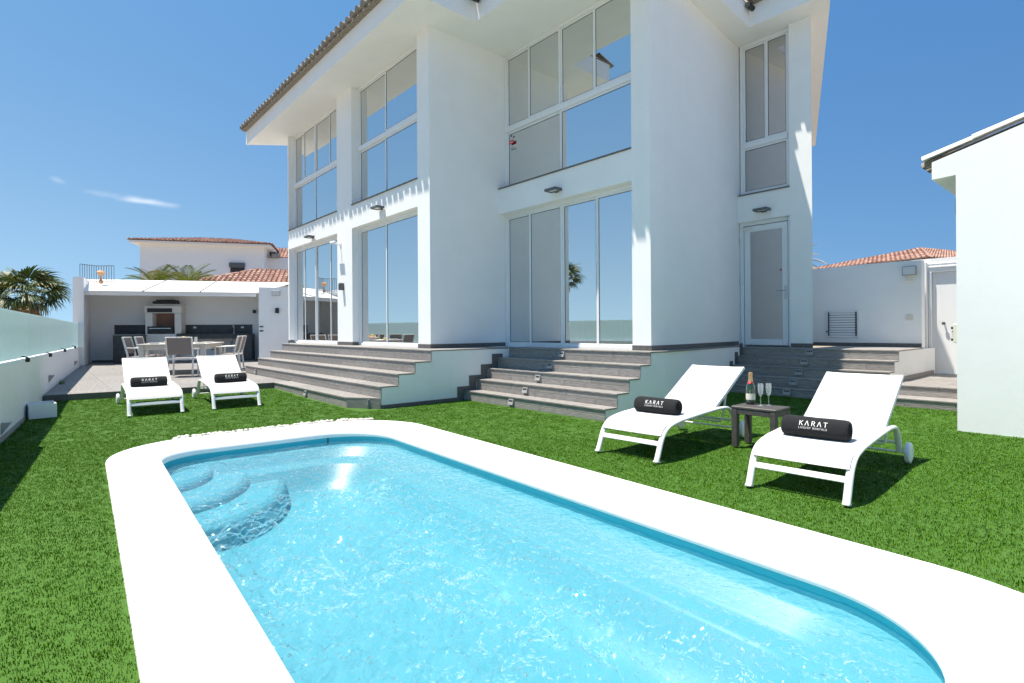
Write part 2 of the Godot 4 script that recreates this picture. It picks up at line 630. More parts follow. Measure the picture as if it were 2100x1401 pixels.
func grass() -> void:
	# one tuft: a handful of bent blades, repeated over the carpet
	var b := MB.new()
	b.tinted = true
	for k in 26:
		var o := Vector3(rng.randf_range(-0.034, 0.034), 0, rng.randf_range(-0.034, 0.034))
		var h := rng.randf_range(0.007, 0.0145)
		var a := rng.randf() * TAU
		var lean := Vector3(cos(a), 0, sin(a)) * rng.randf_range(0.002, 0.009)
		var w := Vector3(-sin(a), 0, cos(a)) * 0.0014
		var tone := rng.randf_range(0.82, 1.25)
		b.col = Color(0.054, 0.152, 0.004) * tone
		if rng.randf() < 0.2:
			b.col = Color(0.105, 0.20, 0.014) * tone
		var m := o + lean * 0.45 + Vector3.UP * h * 0.6
		var t := o + lean + Vector3.UP * h
		var nn := (Vector3(cos(a), 0.9, sin(a))).normalized()
		b.raw(o - w, o + w, m + w * 0.8, nn, nn, nn)
		b.raw(o - w, m + w * 0.8, m - w * 0.8, nn, nn, nn)
		b.raw(m - w * 0.8, m + w * 0.8, t, nn, nn, nn)
	var tuft := b.mesh()
	var where: Array[Transform3D] = []
	var tint: Array[Color] = []
	var patch := noise(17, 0.8)
	var fwd := Vector2(cos(TH), sin(TH))
	var step := 0.043
	var s := -2.6
	while s < 12.35:
		var t := fence_t(s) + 0.03
		var t_end := 9.0
		while t < t_end:
			var ss := s + rng.randf_range(-0.02, 0.02)
			var tt := t + rng.randf_range(-0.02, 0.02)
			t += step
			var depth := ss * fwd.x + tt * fwd.y
			if depth < 0.9 or depth > 13.5:
				continue
			if ss < 1.9 and tt < 0.1 and depth < 1.2:
				continue
			if in_outer(ss, tt, 0.004):
				continue
			if ss > 12.35 - 0.11 * tt:
				continue
			if ss > 7.55 and tt > 3.55 or tt > 5.48 and ss > 4.55 or tt > 8.92:
				continue
			if tt > 7.62 and ss < 1.35:
				continue
			if depth > 6.0 and rng.randf() < 0.25:
				continue
			var sc := rng.randf_range(0.8, 1.25)
			where.append(Transform3D(Basis(Vector3.UP, rng.randf() * TAU).scaled(Vector3(sc, sc * rng.randf_range(0.8, 1.2), sc)), P(ss, lawn_y(ss, tt) - 0.002, tt)))
			var k := 1.0 + 0.26 * patch.get_noise_2d(ss, tt) + rng.randf_range(-0.12, 0.12)
			tint.append(Color(k * rng.randf_range(0.9, 1.12), k, k))
		s += step
	var mm := MultiMesh.new()
	mm.transform_format = MultiMesh.TRANSFORM_3D
	mm.use_colors = true
	mm.mesh = tuft
	mm.instance_count = where.size()
	for i in where.size():
		mm.set_instance_transform(i, where[i])
		mm.set_instance_color(i, tint[i])
	var mi := MultiMeshInstance3D.new()
	mi.name = "lawn_grass"
	mi.multimesh = mm
	mi.material_override = M.blade
	add_child(mi)
	mi.set_meta("kind", "stuff")
	tag(mi, "short green artificial grass covering the garden around the pool", "grass")


# ------------------------------------------------------------------ pool
func ring_at(ring: PackedVector2Array, y: float) -> PackedVector3Array:
	var out := PackedVector3Array()
	for a in ring:
		out.append(PQ(a.x, y, a.y))
	return out


func loft(g: MB, rings: Array, hint_in := false) -> void:
	# smooth skin over rings of equal length
	var nr := rings.size()
	var np: int = rings[0].size()
	var norms := []
	for i in nr:
		var nn := PackedVector3Array()
		for k in np:
			var du: Vector3 = rings[i][(k + 1) % np] - rings[i][(k + np - 1) % np]
			var dv: Vector3 = rings[mini(i + 1, nr - 1)][k] - rings[maxi(i - 1, 0)][k]
			var c := du.cross(dv).normalized()
			nn.append(-c if hint_in else c)
		norms.append(nn)
	for i in nr - 1:
		for k in np:
			var k2 := (k + 1) % np
			g.quadn(rings[i][k], rings[i][k2], rings[i + 1][k2], rings[i + 1][k], norms[i][k], norms[i][k2], norms[i + 1][k2], norms[i + 1][k])


func wave(p: float, q: float) -> float:
	# jets stir the middle of the basin; along the villa side it stays calmer
	var stir := 0.12 + 0.88 * smoothstep(2.45, 1.75, q - 0.12 * sin(p * 2.1)) * smoothstep(5.1, 3.9, p)
	var warp := wave_noise.get_noise_2d(p * 2.3 + 31.0, q * 2.3)
	var a := wave_noise.get_noise_2d(p * 5.0 + 13.0 + warp, q * 5.6)
	var b := wave_fine.get_noise_2d(p * 13.0 + warp, q * 12.0 + 3.0)
	var c := wave_fine.get_noise_2d(p * 27.0 + 5.0, q * 27.0)
	var h := 0.010 * wave_noise.get_noise_2d(p * 1.3, q * 1.3 + 7.0)
	h += stir * (0.034 * a + 0.032 * b + 0.017 * c)
	h += 0.0022 * sin(q * 9.0 + p * 3.5 + 3.0 * warp)
	return h


func pool() -> void:
	var root := thing("swimming_pool", "rounded white-rimmed swimming pool with light blue shell sunk in the lawn", "swimming pool", PQ(3.5, -0.62, 1.7))
	var o := outer_ring()
	var n := inner_ring()
	var g := MB.new()
	var rings := []
	for e in [[0.0, -0.14], [0.0, 0.0], [0.012, 0.018], [0.035, 0.028], [0.08, 0.032], [0.5, 0.036], [0.86, 0.034], [0.92, 0.028], [0.96, 0.015], [0.985, -0.006], [0.995, -0.03], [0.985, -0.05], [0.95, -0.058]]:
		var r := PackedVector3Array()
		for k in o.size():
			var a := o[k].lerp(n[k], e[0])
			r.append(PQ(a.x, e[1], a.y))
		rings.append(r)
	loft(g, rings)
	fix_up(g)
	wpart("coping", g, M.coping, root)
	# shell: wall above the water, a narrow shelf, the wall, a bench-like bulge and the floor (at the depth the water makes it seem)
	g = MB.new()
	rings = []
	for e in [[-0.03, -0.128], [-0.015, -0.135], [0.05, -0.140], [0.075, -0.152], [0.16, -0.232], [0.185, -0.248], [0.215, -0.256], [0.29, -0.272], [0.32, -0.29], [0.42, -0.41], [0.50, -0.49], [0.58, -0.535], [0.68, -0.553], [0.80, -0.56]]:
		var rr := []
		for k in 4:
			rr.append(maxf([0.42, 0.62, 0.62, 0.5][k] - e[0] * 0.5, 0.2))
		rings.append(ring_at(rrect(0.55 + e[0], 6.38 - e[0], 0.57 + (e[0] if e[0] < 0.0 else e[0] * 0.25 if e[0] < 0.5 else e[0] - 0.375), 2.775 - e[0], rr), e[1]))
	loft(g, rings)
	var last: PackedVector3Array = rings[rings.size() - 1]
	var ctr := PQ(3.465, -0.565, 1.67)
	for k in last.size():
		g.tri(last[k], last[(k + 1) % last.size()], ctr, Vector3.UP)
	fix_in(g, PQ(3.465, 0.4, 1.67))
	wpart("shell", g, M.pool_shell, root)
	g = MB.new()
	rings = []
	for y in [-0.02, -0.055, -0.09, -0.13]:
		rings.append(ring_at(rrect(0.52, 6.41, 0.54, 2.805, [0.435, 0.635, 0.635, 0.515]), y))
	loft(g, rings)
	fix_in(g, PQ(3.465, 0.4, 1.67))
	wpart("shell_above_water", g, M.shell_unveiled, root)  # upper shell wall, deeper only because underwater light is put into the tones
	# entry steps curving round the far corner by the fence
	for e in [[1.62, 1.2, -0.345], [1.16, 0.86, -0.255], [0.72, 0.52, -0.165]]:
		g = MB.new()
		var top := PackedVector3Array()
		var prof := [[1.0, 0.0], [0.985, 0.5], [0.975, 0.86], [0.955, 0.96], [0.92, 1.0]]
		var rs := []
		for pr in prof:
			var ring := PackedVector3Array()
			for i in 25:
				var a := PI * 0.5 * i / 24.0
				ring.append(PQ(6.43 - cos(a) * e[0] * pr[0], lerpf(-0.6, e[2], pr[1]), 0.53 + sin(a) * e[1] * pr[0]))
			rs.append(ring)
		for i in rs.size() - 1:
			for k in 24:
				var c0 := PQ(6.43, 0, 0.53)
				var out0: Vector3 = rs[i][k] - c0
				var out1: Vector3 = rs[i][k + 1] - c0
				out0.y = 0
				out1.y = 0
				var u0 := 0.0 if i < 2 else (0.5 if i == 2 else 1.6)
				var u1 := 0.0 if i < 1 else (0.5 if i == 1 else 1.6)
				g.quadn(rs[i][k], rs[i][k + 1], rs[i + 1][k + 1], rs[i + 1][k], (out0.normalized() + Vector3.UP * u0).normalized(), (out1.normalized() + Vector3.UP * u0).normalized(), (out1.normalized() + Vector3.UP * u1).normalized(), (out0.normalized() + Vector3.UP * u1).normalized())
		var cc := PQ(6.43, e[2], 0.53)
		for k in 24:
			g.tri(rs[4][k], rs[4][k + 1], cc, Vector3.UP)
		wpart("entry_step", g, M.pool_shell, root)
	g = MB.new()
	g.box(Transform3D(Basis(Vector3.UP, PA), PQ(6.40, -0.09, 2.25)), Vector3(0.012, 0.12, 0.01), 0.002)
	wpart("seam", g, M.dark_lens, root)
	# water surface, a fine grid of waves
	g = MB.new()
	var st0 := 0.0125
	var ni := int(5.92 / st0)
	var nj := int(2.30 / st0)
	var hh := PackedFloat32Array()
	hh.resize((ni + 3) * (nj + 3))
	for i in ni + 3:
		for j in nj + 3:
			hh[i * (nj + 3) + j] = wave(0.505 + (i - 1) * st0, 0.52 + (j - 1) * st0)
	var gp := PQ(1, 0, 0) - PQ(0, 0, 0)
	var gq := PQ(0, 0, 1) - PQ(0, 0, 0)
	var vv := PackedVector3Array()
	var nv := PackedVector3Array()
	var ok := PackedByteArray()
	var cc2 := Vector2(3.465, 1.6725)
	for i in ni + 1:
		for j in nj + 1:
			var w := Vector2(0.505 + i * st0, 0.52 + j * st0)
			var id := (i + 1) * (nj + 3) + j + 1
			var hx := (hh[id + nj + 3] - hh[id - nj - 3]) / (2 * st0)
			var hq := (hh[id + 1] - hh[id - 1]) / (2 * st0)
			vv.append(PQ(w.x, -0.098 + hh[id], w.y))
			nv.append((Vector3.UP - gp * hx - gq * hq).normalized())
			var dd := (w - cc2).abs() - Vector2(2.945, 1.1325) + Vector2.ONE * 0.42
			ok.append(1 if minf(maxf(dd.x, dd.y), 0.0) + Vector2(maxf(dd.x, 0), maxf(dd.y, 0)).length() < 0.42 else 0)
	for i in ni:
		for j in nj:
			var a := i * (nj + 1) + j
			var b := a + nj + 1
			if ok[a] + ok[a + 1] + ok[b] + ok[b + 1] == 4:
				g.quadn(vv[a], vv[a + 1], vv[b + 1], vv[b], nv[a], nv[a + 1], nv[b + 1], nv[b])
	structure("water", g, M.water)
	caustic_flecks()
	# white pebbles laid along the far rim
	var st := MB.new()
	var ico := [Vector2(0, -0.5), Vector2(0.38, -0.36), Vector2(0.5, 0.0), Vector2(0.36, 0.36), Vector2(0, 0.46)]
	st.lathe(PackedVector2Array(ico), 7)
	var pm := st.mesh()
	var mm := MultiMesh.new()
	mm.transform_format = MultiMesh.TRANSFORM_3D
	mm.mesh = pm
	mm.instance_count = 260
	for i in 260:
		var q := rng.randf_range(0.75, 3.0)
		var edge := 7.03 + 0.012 + absf(rng.randfn(0.0, 0.03))
		if q < 1.0:
			edge -= (1.0 - q) * (1.0 - q) * 0.9
		if q > 2.45:
			edge -= (q - 2.45) * (q - 2.45) * 0.75
		var sz := rng.randf_range(0.022, 0.048)
		mm.set_instance_transform(i, Transform3D(Basis.from_euler(Vector3(rng.randf() * 0.5, rng.randf() * TAU, rng.randf() * 0.5)).scaled_local(Vector3(sz * rng.randf_range(0.8, 1.4), sz * 0.75, sz)), PQ(edge, 0.022 + rng.randf_range(0.0, 0.012), q)))
	var mi := MultiMeshInstance3D.new()
	mi.name = "white_pebbles"
	mi.multimesh = mm
	mi.material_override = M.pebble
	add_child(mi)
	mi.set_meta("kind", "stuff")
	tag(mi, "row of small white pebbles along the far rim of the pool", "pebbles")


# pale flecks laid on the water in place of caustic light and sparkle
func caustic_flecks() -> void:
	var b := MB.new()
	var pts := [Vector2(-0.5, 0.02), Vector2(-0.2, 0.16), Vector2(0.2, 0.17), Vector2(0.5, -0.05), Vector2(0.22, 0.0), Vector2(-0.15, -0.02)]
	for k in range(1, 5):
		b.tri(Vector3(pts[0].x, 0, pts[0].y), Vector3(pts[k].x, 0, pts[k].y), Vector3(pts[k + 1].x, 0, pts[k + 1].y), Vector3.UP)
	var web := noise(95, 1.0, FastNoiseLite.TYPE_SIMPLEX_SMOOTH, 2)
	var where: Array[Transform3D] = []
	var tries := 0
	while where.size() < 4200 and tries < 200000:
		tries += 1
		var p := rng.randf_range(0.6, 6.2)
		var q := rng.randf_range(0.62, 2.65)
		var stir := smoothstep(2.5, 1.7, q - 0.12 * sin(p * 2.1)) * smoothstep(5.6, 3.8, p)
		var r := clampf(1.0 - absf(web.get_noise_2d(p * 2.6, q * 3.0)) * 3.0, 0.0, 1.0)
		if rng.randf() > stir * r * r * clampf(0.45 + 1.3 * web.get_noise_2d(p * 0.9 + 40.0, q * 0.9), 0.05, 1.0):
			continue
		# streaks follow the noise lines, forming a caustic-like web
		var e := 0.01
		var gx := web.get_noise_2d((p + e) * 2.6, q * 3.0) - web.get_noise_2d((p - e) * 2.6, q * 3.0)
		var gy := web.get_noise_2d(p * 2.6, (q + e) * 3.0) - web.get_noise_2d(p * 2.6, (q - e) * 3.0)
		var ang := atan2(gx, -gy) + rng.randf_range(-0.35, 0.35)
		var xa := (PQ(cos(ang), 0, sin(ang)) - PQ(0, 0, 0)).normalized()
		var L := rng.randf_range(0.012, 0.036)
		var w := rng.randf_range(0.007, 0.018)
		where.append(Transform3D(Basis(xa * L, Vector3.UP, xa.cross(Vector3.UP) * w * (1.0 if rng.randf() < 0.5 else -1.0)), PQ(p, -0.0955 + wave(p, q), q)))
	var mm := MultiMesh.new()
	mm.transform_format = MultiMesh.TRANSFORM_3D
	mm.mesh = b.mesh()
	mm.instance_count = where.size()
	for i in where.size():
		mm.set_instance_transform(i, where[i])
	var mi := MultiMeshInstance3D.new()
	mi.name = "caustic_flecks"
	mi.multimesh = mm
	mi.material_override = M.caustic_flecks
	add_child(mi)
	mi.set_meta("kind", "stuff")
	tag(mi, "small white flecks standing in for caustic light on the pool water", "caustic_flecks")


# turn the skin's normals to face upwards or outwards
func fix_up(g: MB) -> void:
	var c := PQ(3.465, 0, 1.7)
	for i in range(0, g.v.size(), 3):
		var m := (g.v[i] + g.v[i + 1] + g.v[i + 2]) / 3.0
		var fn := (g.n[i] + g.n[i + 1] + g.n[i + 2])
		var want := Vector3.UP
		if absf(fn.normalized().y) < 0.3:
			# outside wall faces out, inner nose faces the water
			want = m - c
			want.y = 0
			var a := to_pq(-m.z, m.x)
			var inside := a.x > 0.3 and a.x < 6.7 and a.y > 0.4 and a.y < 3.0
			if inside:
				want = -want
				var near_p := minf(absf(a.x - 0.55), absf(a.x - 6.38))
				var near_q := minf(absf(a.y - 0.57), absf(a.y - 2.775))
				var w2 := Vector2(signf(3.465 - a.x), 0) if near_p < near_q else Vector2(0, signf(1.67 - a.y))
				want = PQ(w2.x, 0, w2.y)
		elif m.y < -0.045:
			want = Vector3.DOWN
		if fn.dot(want) < 0.0:
			flip(g, i)


func fix_in(g: MB, eye: Vector3) -> void:
	for i in range(0, g.v.size(), 3):
		var m := (g.v[i] + g.v[i + 1] + g.v[i + 2]) / 3.0
		var near := PQ(clampf(to_pq(-m.z, m.x).x, 1.6, 5.4), 0.4, 1.67)
		if (g.n[i] + g.n[i + 1] + g.n[i + 2]).dot(near - m) < 0.0:
			flip(g, i)


func flip(g: MB, i: int) -> void:
	var a := g.v[i + 1]
	g.v[i + 1] = g.v[i + 2]
	g.v[i + 2] = a
	var b := -g.n[i + 1]
	g.n[i] = -g.n[i]
	g.n[i + 1] = -g.n[i + 2]
	g.n[i + 2] = b


# ------------------------------------------------------------------ villa
func grp(parts: Array) -> MB:
	var g := MB.new()
	for a in parts:
		g.wb(a[0], a[1], a[2], a[3], a[4], a[5], a[6] if a.size() > 6 else 0.0)
	return g


# a glazed opening in the plane t: stiles are the s positions of the uprights, rows the y positions of its horizontal bars
func glazing(parent: Node3D, called: String, s0: float, s1: float, t: float, rows: Array, stiles: Array, slide: bool, film := "mirror_glass") -> MeshInstance3D:
	var fw := 0.055
	var fr := MB.new()
	var y0: float = rows[0]
	var y1: float = rows[rows.size() - 1]
	fr.wb(s0, s1, y0, y0 + fw, t - 0.035, t + 0.045, 0.006)
	fr.wb(s0, s1, y1 - fw, y1, t - 0.035, t + 0.045, 0.006)
	fr.wb(s0, s0 + fw, y0 + fw, y1 - fw, t - 0.034, t + 0.044, 0.006)
	fr.wb(s1 - fw, s1, y0 + fw, y1 - fw, t - 0.034, t + 0.044, 0.006)
	for k in range(1, rows.size() - 1):
		fr.wb(s0 + fw, s1 - fw, rows[k] - 0.055, rows[k] + 0.045, t - 0.05, t + 0.04, 0.006)
	var o := wpart(called, fr, M.window_frame, parent)
	var ga := MB.new()
	for k in rows.size() - 1:
		var b: float = rows[k] + (fw if k == 0 else 0.045)
		var u: float = rows[k + 1] - (fw if k == rows.size() - 2 else 0.055)
		var xs: Array = [s0 + fw] + stiles[k] + [s1 - fw]
		for i in xs.size() - 1:
			var a: float = xs[i]
			var e: float = xs[i + 1]
			var off := 0.012 if (i % 2 == 1 and slide) else -0.012
			var sw := 0.038
			var sash := MB.new()
			var tt := t + off
			sash.wb(a, a + sw, b, u, tt - 0.016, tt + 0.016, 0.004)
			sash.wb(e - sw, e, b, u, tt - 0.016, tt + 0.016, 0.004)
			sash.wb(a + sw, e - sw, b, b + sw, tt - 0.015, tt + 0.015, 0.004)
			sash.wb(a + sw, e - sw, u - sw, u, tt - 0.015, tt + 0.015, 0.004)
			var sa := wpart("sash", sash, M.window_frame, o)
			var pane := MB.new()
			var pa := a + sw - 0.004
			var pe := e - sw + 0.004
			pane.wb(pa, pe, b + sw - 0.004, u - sw + 0.004, tt - 0.003, tt + 0.003)
			wpart("pane", pane, M[film], o)
			var gw := 0.009
			ga.wb(a + sw, a + sw + gw, b + sw, u - sw, tt - 0.006, tt - 0.0035)
			ga.wb(e - sw - gw, e - sw, b + sw, u - sw, tt - 0.006, tt - 0.0035)
			ga.wb(a + sw + gw, e - sw - gw, u - sw - gw, u - sw, tt - 0.006, tt - 0.0035)
			ga.wb(a + sw + gw, e - sw - gw, b + sw, b + sw + gw, tt - 0.006, tt - 0.0035)
	wpart("gasket", ga, M.gasket, o)
	return o


func barrel_tile(r: float, length: float, sides := 10) -> ArrayMesh:
	# a half-round clay tile lying along +x, its lower end at the origin
	var g := MB.new()
	var r2 := r * 0.86
	for k in sides:
		var a := PI * k / sides
		var b := PI * (k + 1) / sides
		var p0 := Vector3(0, sin(a) * r, cos(a) * r)
		var p1 := Vector3(0, sin(b) * r, cos(b) * r)
		var q0 := Vector3(length, sin(a) * r2, cos(a) * r2)
		var q1 := Vector3(length, sin(b) * r2, cos(b) * r2)
		g.quadn(p0, p1, q1, q0, p0.normalized(), p1.normalized(), p1.normalized(), p0.normalized())
		g.tri(p0, p1, Vector3(0.012, -0.01, 0), Vector3.LEFT)
	g.quad(Vector3(0, 0, -r), Vector3(0, 0, r), Vector3(length, 0, r2), Vector3(length, 0, -r2), Vector3.DOWN)
	return g.mesh()


func eave_row(parent: Node3D, tile: ArrayMesh, a: Vector2, b: Vector2, y: float, spacing: float, material: Material) -> void:
	# tiles from a to b (s, t), their ends hanging over the eave line
	var d := b - a
	var cnt := int(d.length() / spacing)
	var along := Vector3(d.y, 0, -d.x).normalized()
	var inward := Vector3.UP.cross(along).normalized()
	if inward.x < 0.0:
		inward = -inward
	for i in cnt:
		var p := a.lerp(b, (i + 0.5) / cnt)
		var o := part("roof_tile", tile, material, parent)
		var up := inward * cos(0.28) + Vector3.UP * sin(0.28)
		var yy := along.cross(up)
		if yy.y < 0.0:
			yy = -yy
		var tw := rng.randf_range(-0.03, 0.03)
		o.transform = Transform3D(Basis(up.rotated(Vector3.UP, tw), yy, up.cross(yy)), P(p.x, y + rng.randf_range(-0.006, 0.006), p.y) + inward * rng.randf_range(-0.015, 0.015) - parent.position)


func villa() -> void:
	var root := thing("villa", "white two-storey villa with mirrored windows and grey tiled eaves", "house", P(9.0, 0.0, 11.0))
	var rec := 0.36
	# walls of the three stepped blocks
	var g := grp([
		[S1W, 8.68, 0.0, SOFFIT, T1, T1 + rec], [11.45, 12.24, 0.0, SOFFIT, T1, T1 + rec], [15.47, 15.54, 0.0, SOFFIT, T1, T1 + rec],
		[8.68, 11.45, 3.46, 3.96, T1, T1 + rec], [12.24, 15.47, 3.46, 3.96, T1, T1 + rec],
		[8.68, 11.45, 0.0, FLOOR_Y - 0.03, T1, T1 + rec], [12.24, 15.47, 0.0, FLOOR_Y - 0.03, T1, T1 + rec],
		[S1W, 15.54, 0.0, SOFFIT, T1 + rec, 16.9]])
	wpart("wall", g, M.white_plaster, root)
	g = grp([
		[S2W, 5.09, 0.0, SOFFIT, T2, T2 + rec], [5.09, S1W - 0.002, 3.45, 3.93, T2, T2 + rec], [5.09, S1W - 0.002, 0.0, FLOOR_Y - 0.03, T2, T2 + rec]])
	g.prism(PackedVector2Array([Vector2(S2W, T2 + rec), Vector2(S1W - 0.002, T2 + rec), Vector2(S1W - 0.002, 16.8), Vector2(6.4, 16.8), Vector2(S3L, T3 + 0.34), Vector2(S3L, T3)]), 0.0, SOFFIT)
	wpart("wall", g, M.white_plaster, root)
	g = grp([[4.13, S3L - 0.002, 3.2, 3.70, T3, T3 + 0.34], [4.13, S3L - 0.002, 0.0, 0.82, T3, T3 + 0.34]])
	g.prism(PackedVector2Array([Vector2(S3R, T3), Vector2(4.13, T3), Vector2(4.13, T3 + 0.34), Vector2(S3L, T3 + 0.34), Vector2(6.4, 16.79), Vector2(6.62, 17.0)]), 0.0, SOFFIT)
	wpart("wall", g, M.white_plaster, root)
	# overhanging eaves
	var eave := PackedVector2Array([Vector2(16.95, 4.55), Vector2(7.62, 4.55), Vector2(7.62, 5.80), Vector2(4.33, 5.80), Vector2(4.62, 9.64), Vector2(3.40, 9.64), Vector2(3.40, 9.95), Vector2(6.37, 17.4), Vector2(16.2, 17.4), Vector2(16.2, 5.55)])
	g = MB.new()
	g.prism(eave, SOFFIT + 0.001, SOFFIT + 0.37)
	wpart("eaves", g, M.white_plaster, root)
	g = MB.new()
	var top := Vector3(11.8, 9.6, -10.6)
	for k in eave.size():
		var a := eave[k]
		var b := eave[(k + 1) % eave.size()]
		g.tri(P(a.x, SOFFIT + 0.39, a.y), P(b.x, SOFFIT + 0.39, b.y), top, Vector3.UP)
	wpart("roof", g, M.grey_clay, root)
	# bedding of channel tiles between the barrel tiles
	for e in [[7.6, 16.96, 4.437, 4.95], [4.34, 7.6, 5.687, 6.2], [3.41, 4.61, 9.527, 9.95]]:
		wpart("channel_tiles", grp([[e[0], e[1], SOFFIT + 0.372, SOFFIT + 0.400, e[2], e[3]]]), M.grey_clay, root)
	var tile := barrel_tile(0.088, 0.46)
	for e in [[Vector2(16.97, 4.39), Vector2(7.62, 4.39)], [Vector2(7.62, 5.64), Vector2(4.33, 5.64)], [Vector2(4.62, 9.48), Vector2(3.40, 9.48)]]:
		eave_row(root, tile, e[0], e[1], SOFFIT + 0.398, 0.222, M.grey_clay)
	# windows and sliding doors
	var f := FLOOR_Y
	glazing(root, "sliding_door", 8.68, 11.45, T1 + GREC, [f - 0.01, 3.46], [[10.18]], true)
	glazing(root, "sliding_door", 12.24, 15.47, T1 + GREC, [f - 0.01, 3.46], [[13.02, 13.95, 14.72]], true)
	glazing(root, "window", 8.68, 11.45, T1 + GREC, [3.96, 5.22, SOFFIT], [[10.18], [10.18]], true)
	glazing(root, "window", 12.24, 15.47, T1 + GREC, [3.96, 5.22, SOFFIT], [[13.95], [13.02, 13.95, 14.72]], true)
	glazing(root, "sliding_door", 5.09, S1W - 0.003, T2 + 0.2, [f - 0.01, 3.45], [[5.93, 6.73, 7.57]], true)
	glazing(root, "window", 5.09, S1W - 0.003, T2 + 0.2, [3.93, 5.12, SOFFIT], [[6.75], [5.97, 6.75, 7.57]], true)
	glazing(root, "window", 4.13, S3L - 0.02, T3 + 0.12, [3.70, 4.66, SOFFIT], [[], [4.58]], true, "mirror_glass_grey")
	# back door of the narrow block
	var dt := T3 + 0.1
	g = grp([[4.13, 4.19, 0.86, 3.2, dt - 0.03, dt + 0.05, 0.005], [S3L - 0.08, S3L - 0.01, 0.86, 3.2, dt - 0.03, dt + 0.05, 0.005], [4.19, S3L - 0.08, 3.13, 3.2, dt - 0.03, dt + 0.05, 0.005]])
	var door := wpart("door", g, M.window_frame, root)
	g = grp([[4.20, 4.30, 0.88, 3.12, dt - 0.02, dt + 0.02, 0.006], [S3L - 0.2, S3L - 0.09, 0.88, 3.12, dt - 0.02, dt + 0.02, 0.006], [4.30, S3L - 0.2, 0.88, 0.99, dt - 0.019, dt + 0.019, 0.006], [4.30, S3L - 0.2, 3.01, 3.12, dt - 0.019, dt + 0.019, 0.006]])
	wpart("door_leaf", g, M.window_frame, door)
	g = grp([[4.296, S3L - 0.196, 0.986, 3.014, dt - 0.003, dt + 0.003]])
	wpart("pane", g, M.mirror_glass_grey, door)
	g = MB.new()
	g.wb(4.225, 4.265, 1.72, 1.96, dt - 0.03, dt - 0.02, 0.004)
	g.tube(PackedVector3Array([P(4.245, 1.88, dt - 0.03), P(4.245, 1.88, dt - 0.08), P(4.38, 1.88, dt - 0.08)]), 0.011, 8)
	wpart("door_handle", g, M.steel, door)
	g = grp([[4.315, 4.345, 2.24, 2.27, dt - 0.007, dt - 0.0045]])
	wpart("red_sticker", g, M.red_print, door)
	g = grp([[4.86, 5.0, 3.05, 3.09, dt - 0.06, dt - 0.02, 0.008]])
	wpart("door_closer", g, M.warm_white, door)
	for y in [1.05, 2.1, 2.85]:
		g = grp([[S3L - 0.032, S3L - 0.012, y - 0.06, y + 0.06, dt - 0.055, dt - 0.031, 0.005]])
		wpart("hinge", g, M.warm_white, door)
	# stone sills
	for e in [[8.66, 11.47, 3.96, T1, T1 + GREC - 0.03], [12.22, 15.50, 3.96, T1, T1 + GREC - 0.03], [5.07, S1W - 0.004, 3.93, T2, T2 + 0.165], [4.11, S3L - 0.004, 3.70, T3, T3 + 0.08]]:
		g = grp([[e[0] + 0.022, e[1] - 0.022, e[2] + 0.001, e[2] + 0.02, e[3] - 0.03, e[4], 0.003]])
		wpart("sill", g, M.skirting, root)
	# dark tiled skirting at floor level
	for e in [[S1W, 8.68, T1 - 0.012, T1 - 0.001], [11.45, 12.24, T1 - 0.012, T1 - 0.001], [15.47, 15.54, T1 - 0.012, T1 - 0.001], [S2W - 0.012, 5.09, T2 - 0.012, T2 - 0.001]]:
		wpart("skirting", grp([[e[0], e[1], f + 0.001, f + 0.075, e[2], e[3]]]), M.skirting, root)
	for e in [[11.438, 11.449, T1 - 0.012, T1 + 0.13], [15.458, 15.469, T1, T1 + 0.13], [S1W - 0.012, S1W - 0.001, T1 - 0.012, T2 + 0.15]]:
		wpart("skirting", grp([[e[0], e[1], f + 0.001, f + 0.075, e[2], e[3]]]), M.skirting, root)
	g = MB.new()
	g.prism(PackedVector2Array([Vector2(S2W - 0.013, T2), Vector2(S2W - 0.013, T2 + rec), Vector2(S3L - 0.013, T3), Vector2(S3L - 0.001, T3), Vector2(S2W - 0.001, T2 + rec), Vector2(S2W - 0.001, T2)]), f + 0.001, f + 0.075)
	wpart("skirting", g, M.skirting, root)
	wpart("skirting", grp([[S3R, 4.12, 0.851, 0.925, T3 - 0.012, T3 - 0.001]]), M.skirting, root)
	# rain spouts at the inner corners of the eaves
	for e in [[7.5, 5.66], [4.55, 9.56]]:
		g = MB.new()
		g.tube(PackedVector3Array([P(e[0], SOFFIT + 0.30, e[1] + 0.1), P(e[0], SOFFIT + 0.30, e[1] - 0.12)]), 0.045, 10)
		wpart("rain_spout", g, M.black, root)
	# warning sticker inside the corner of an upper pane
	var sp := T2 + 0.2 - 0.025
	g = grp([[8.00, 8.14, 4.82, 4.885, sp - 0.002, sp]])
	var stk := wpart("alarm_sticker", g, M.red_print, root)
	wpart("sticker_print", grp([[8.02, 8.12, 4.845, 4.855, sp - 0.004, sp - 0.0025]]), M.white_paint, stk)
	wpart("sticker_emblem", grp([[8.05, 8.09, 4.955, 4.99, sp - 0.002, sp]]), M.shutter_dark, stk)
	for k in 3:
		wpart("sticker_print", grp([[8.015 + k * 0.05, 8.04 + k * 0.05, 4.72, 4.75, sp - 0.002, sp]]), M.concrete_grey, stk)


# ------------------------------------------------------------------ steps
func planks(parent: Node3D, called: String, s0: float, s1: float, y0: float, y1: float, t0: float, t1: float, row: int) -> void:
	var L := 1.22
	var s: float = s0 - [0.0, 0.55, 0.85, 0.3][row % 4]
	while s < s1 - 0.01:
		var a := maxf(s, s0)
		var b := minf(s + L, s1)
		if b - a > 0.03:
			wpart(called, grp([[a + 0.0015, b - 0.0015, y0, y1, t0, t1, 0.003]]), M["plank_%d" % rng.randi_range(0, 2)], parent)
		s += L


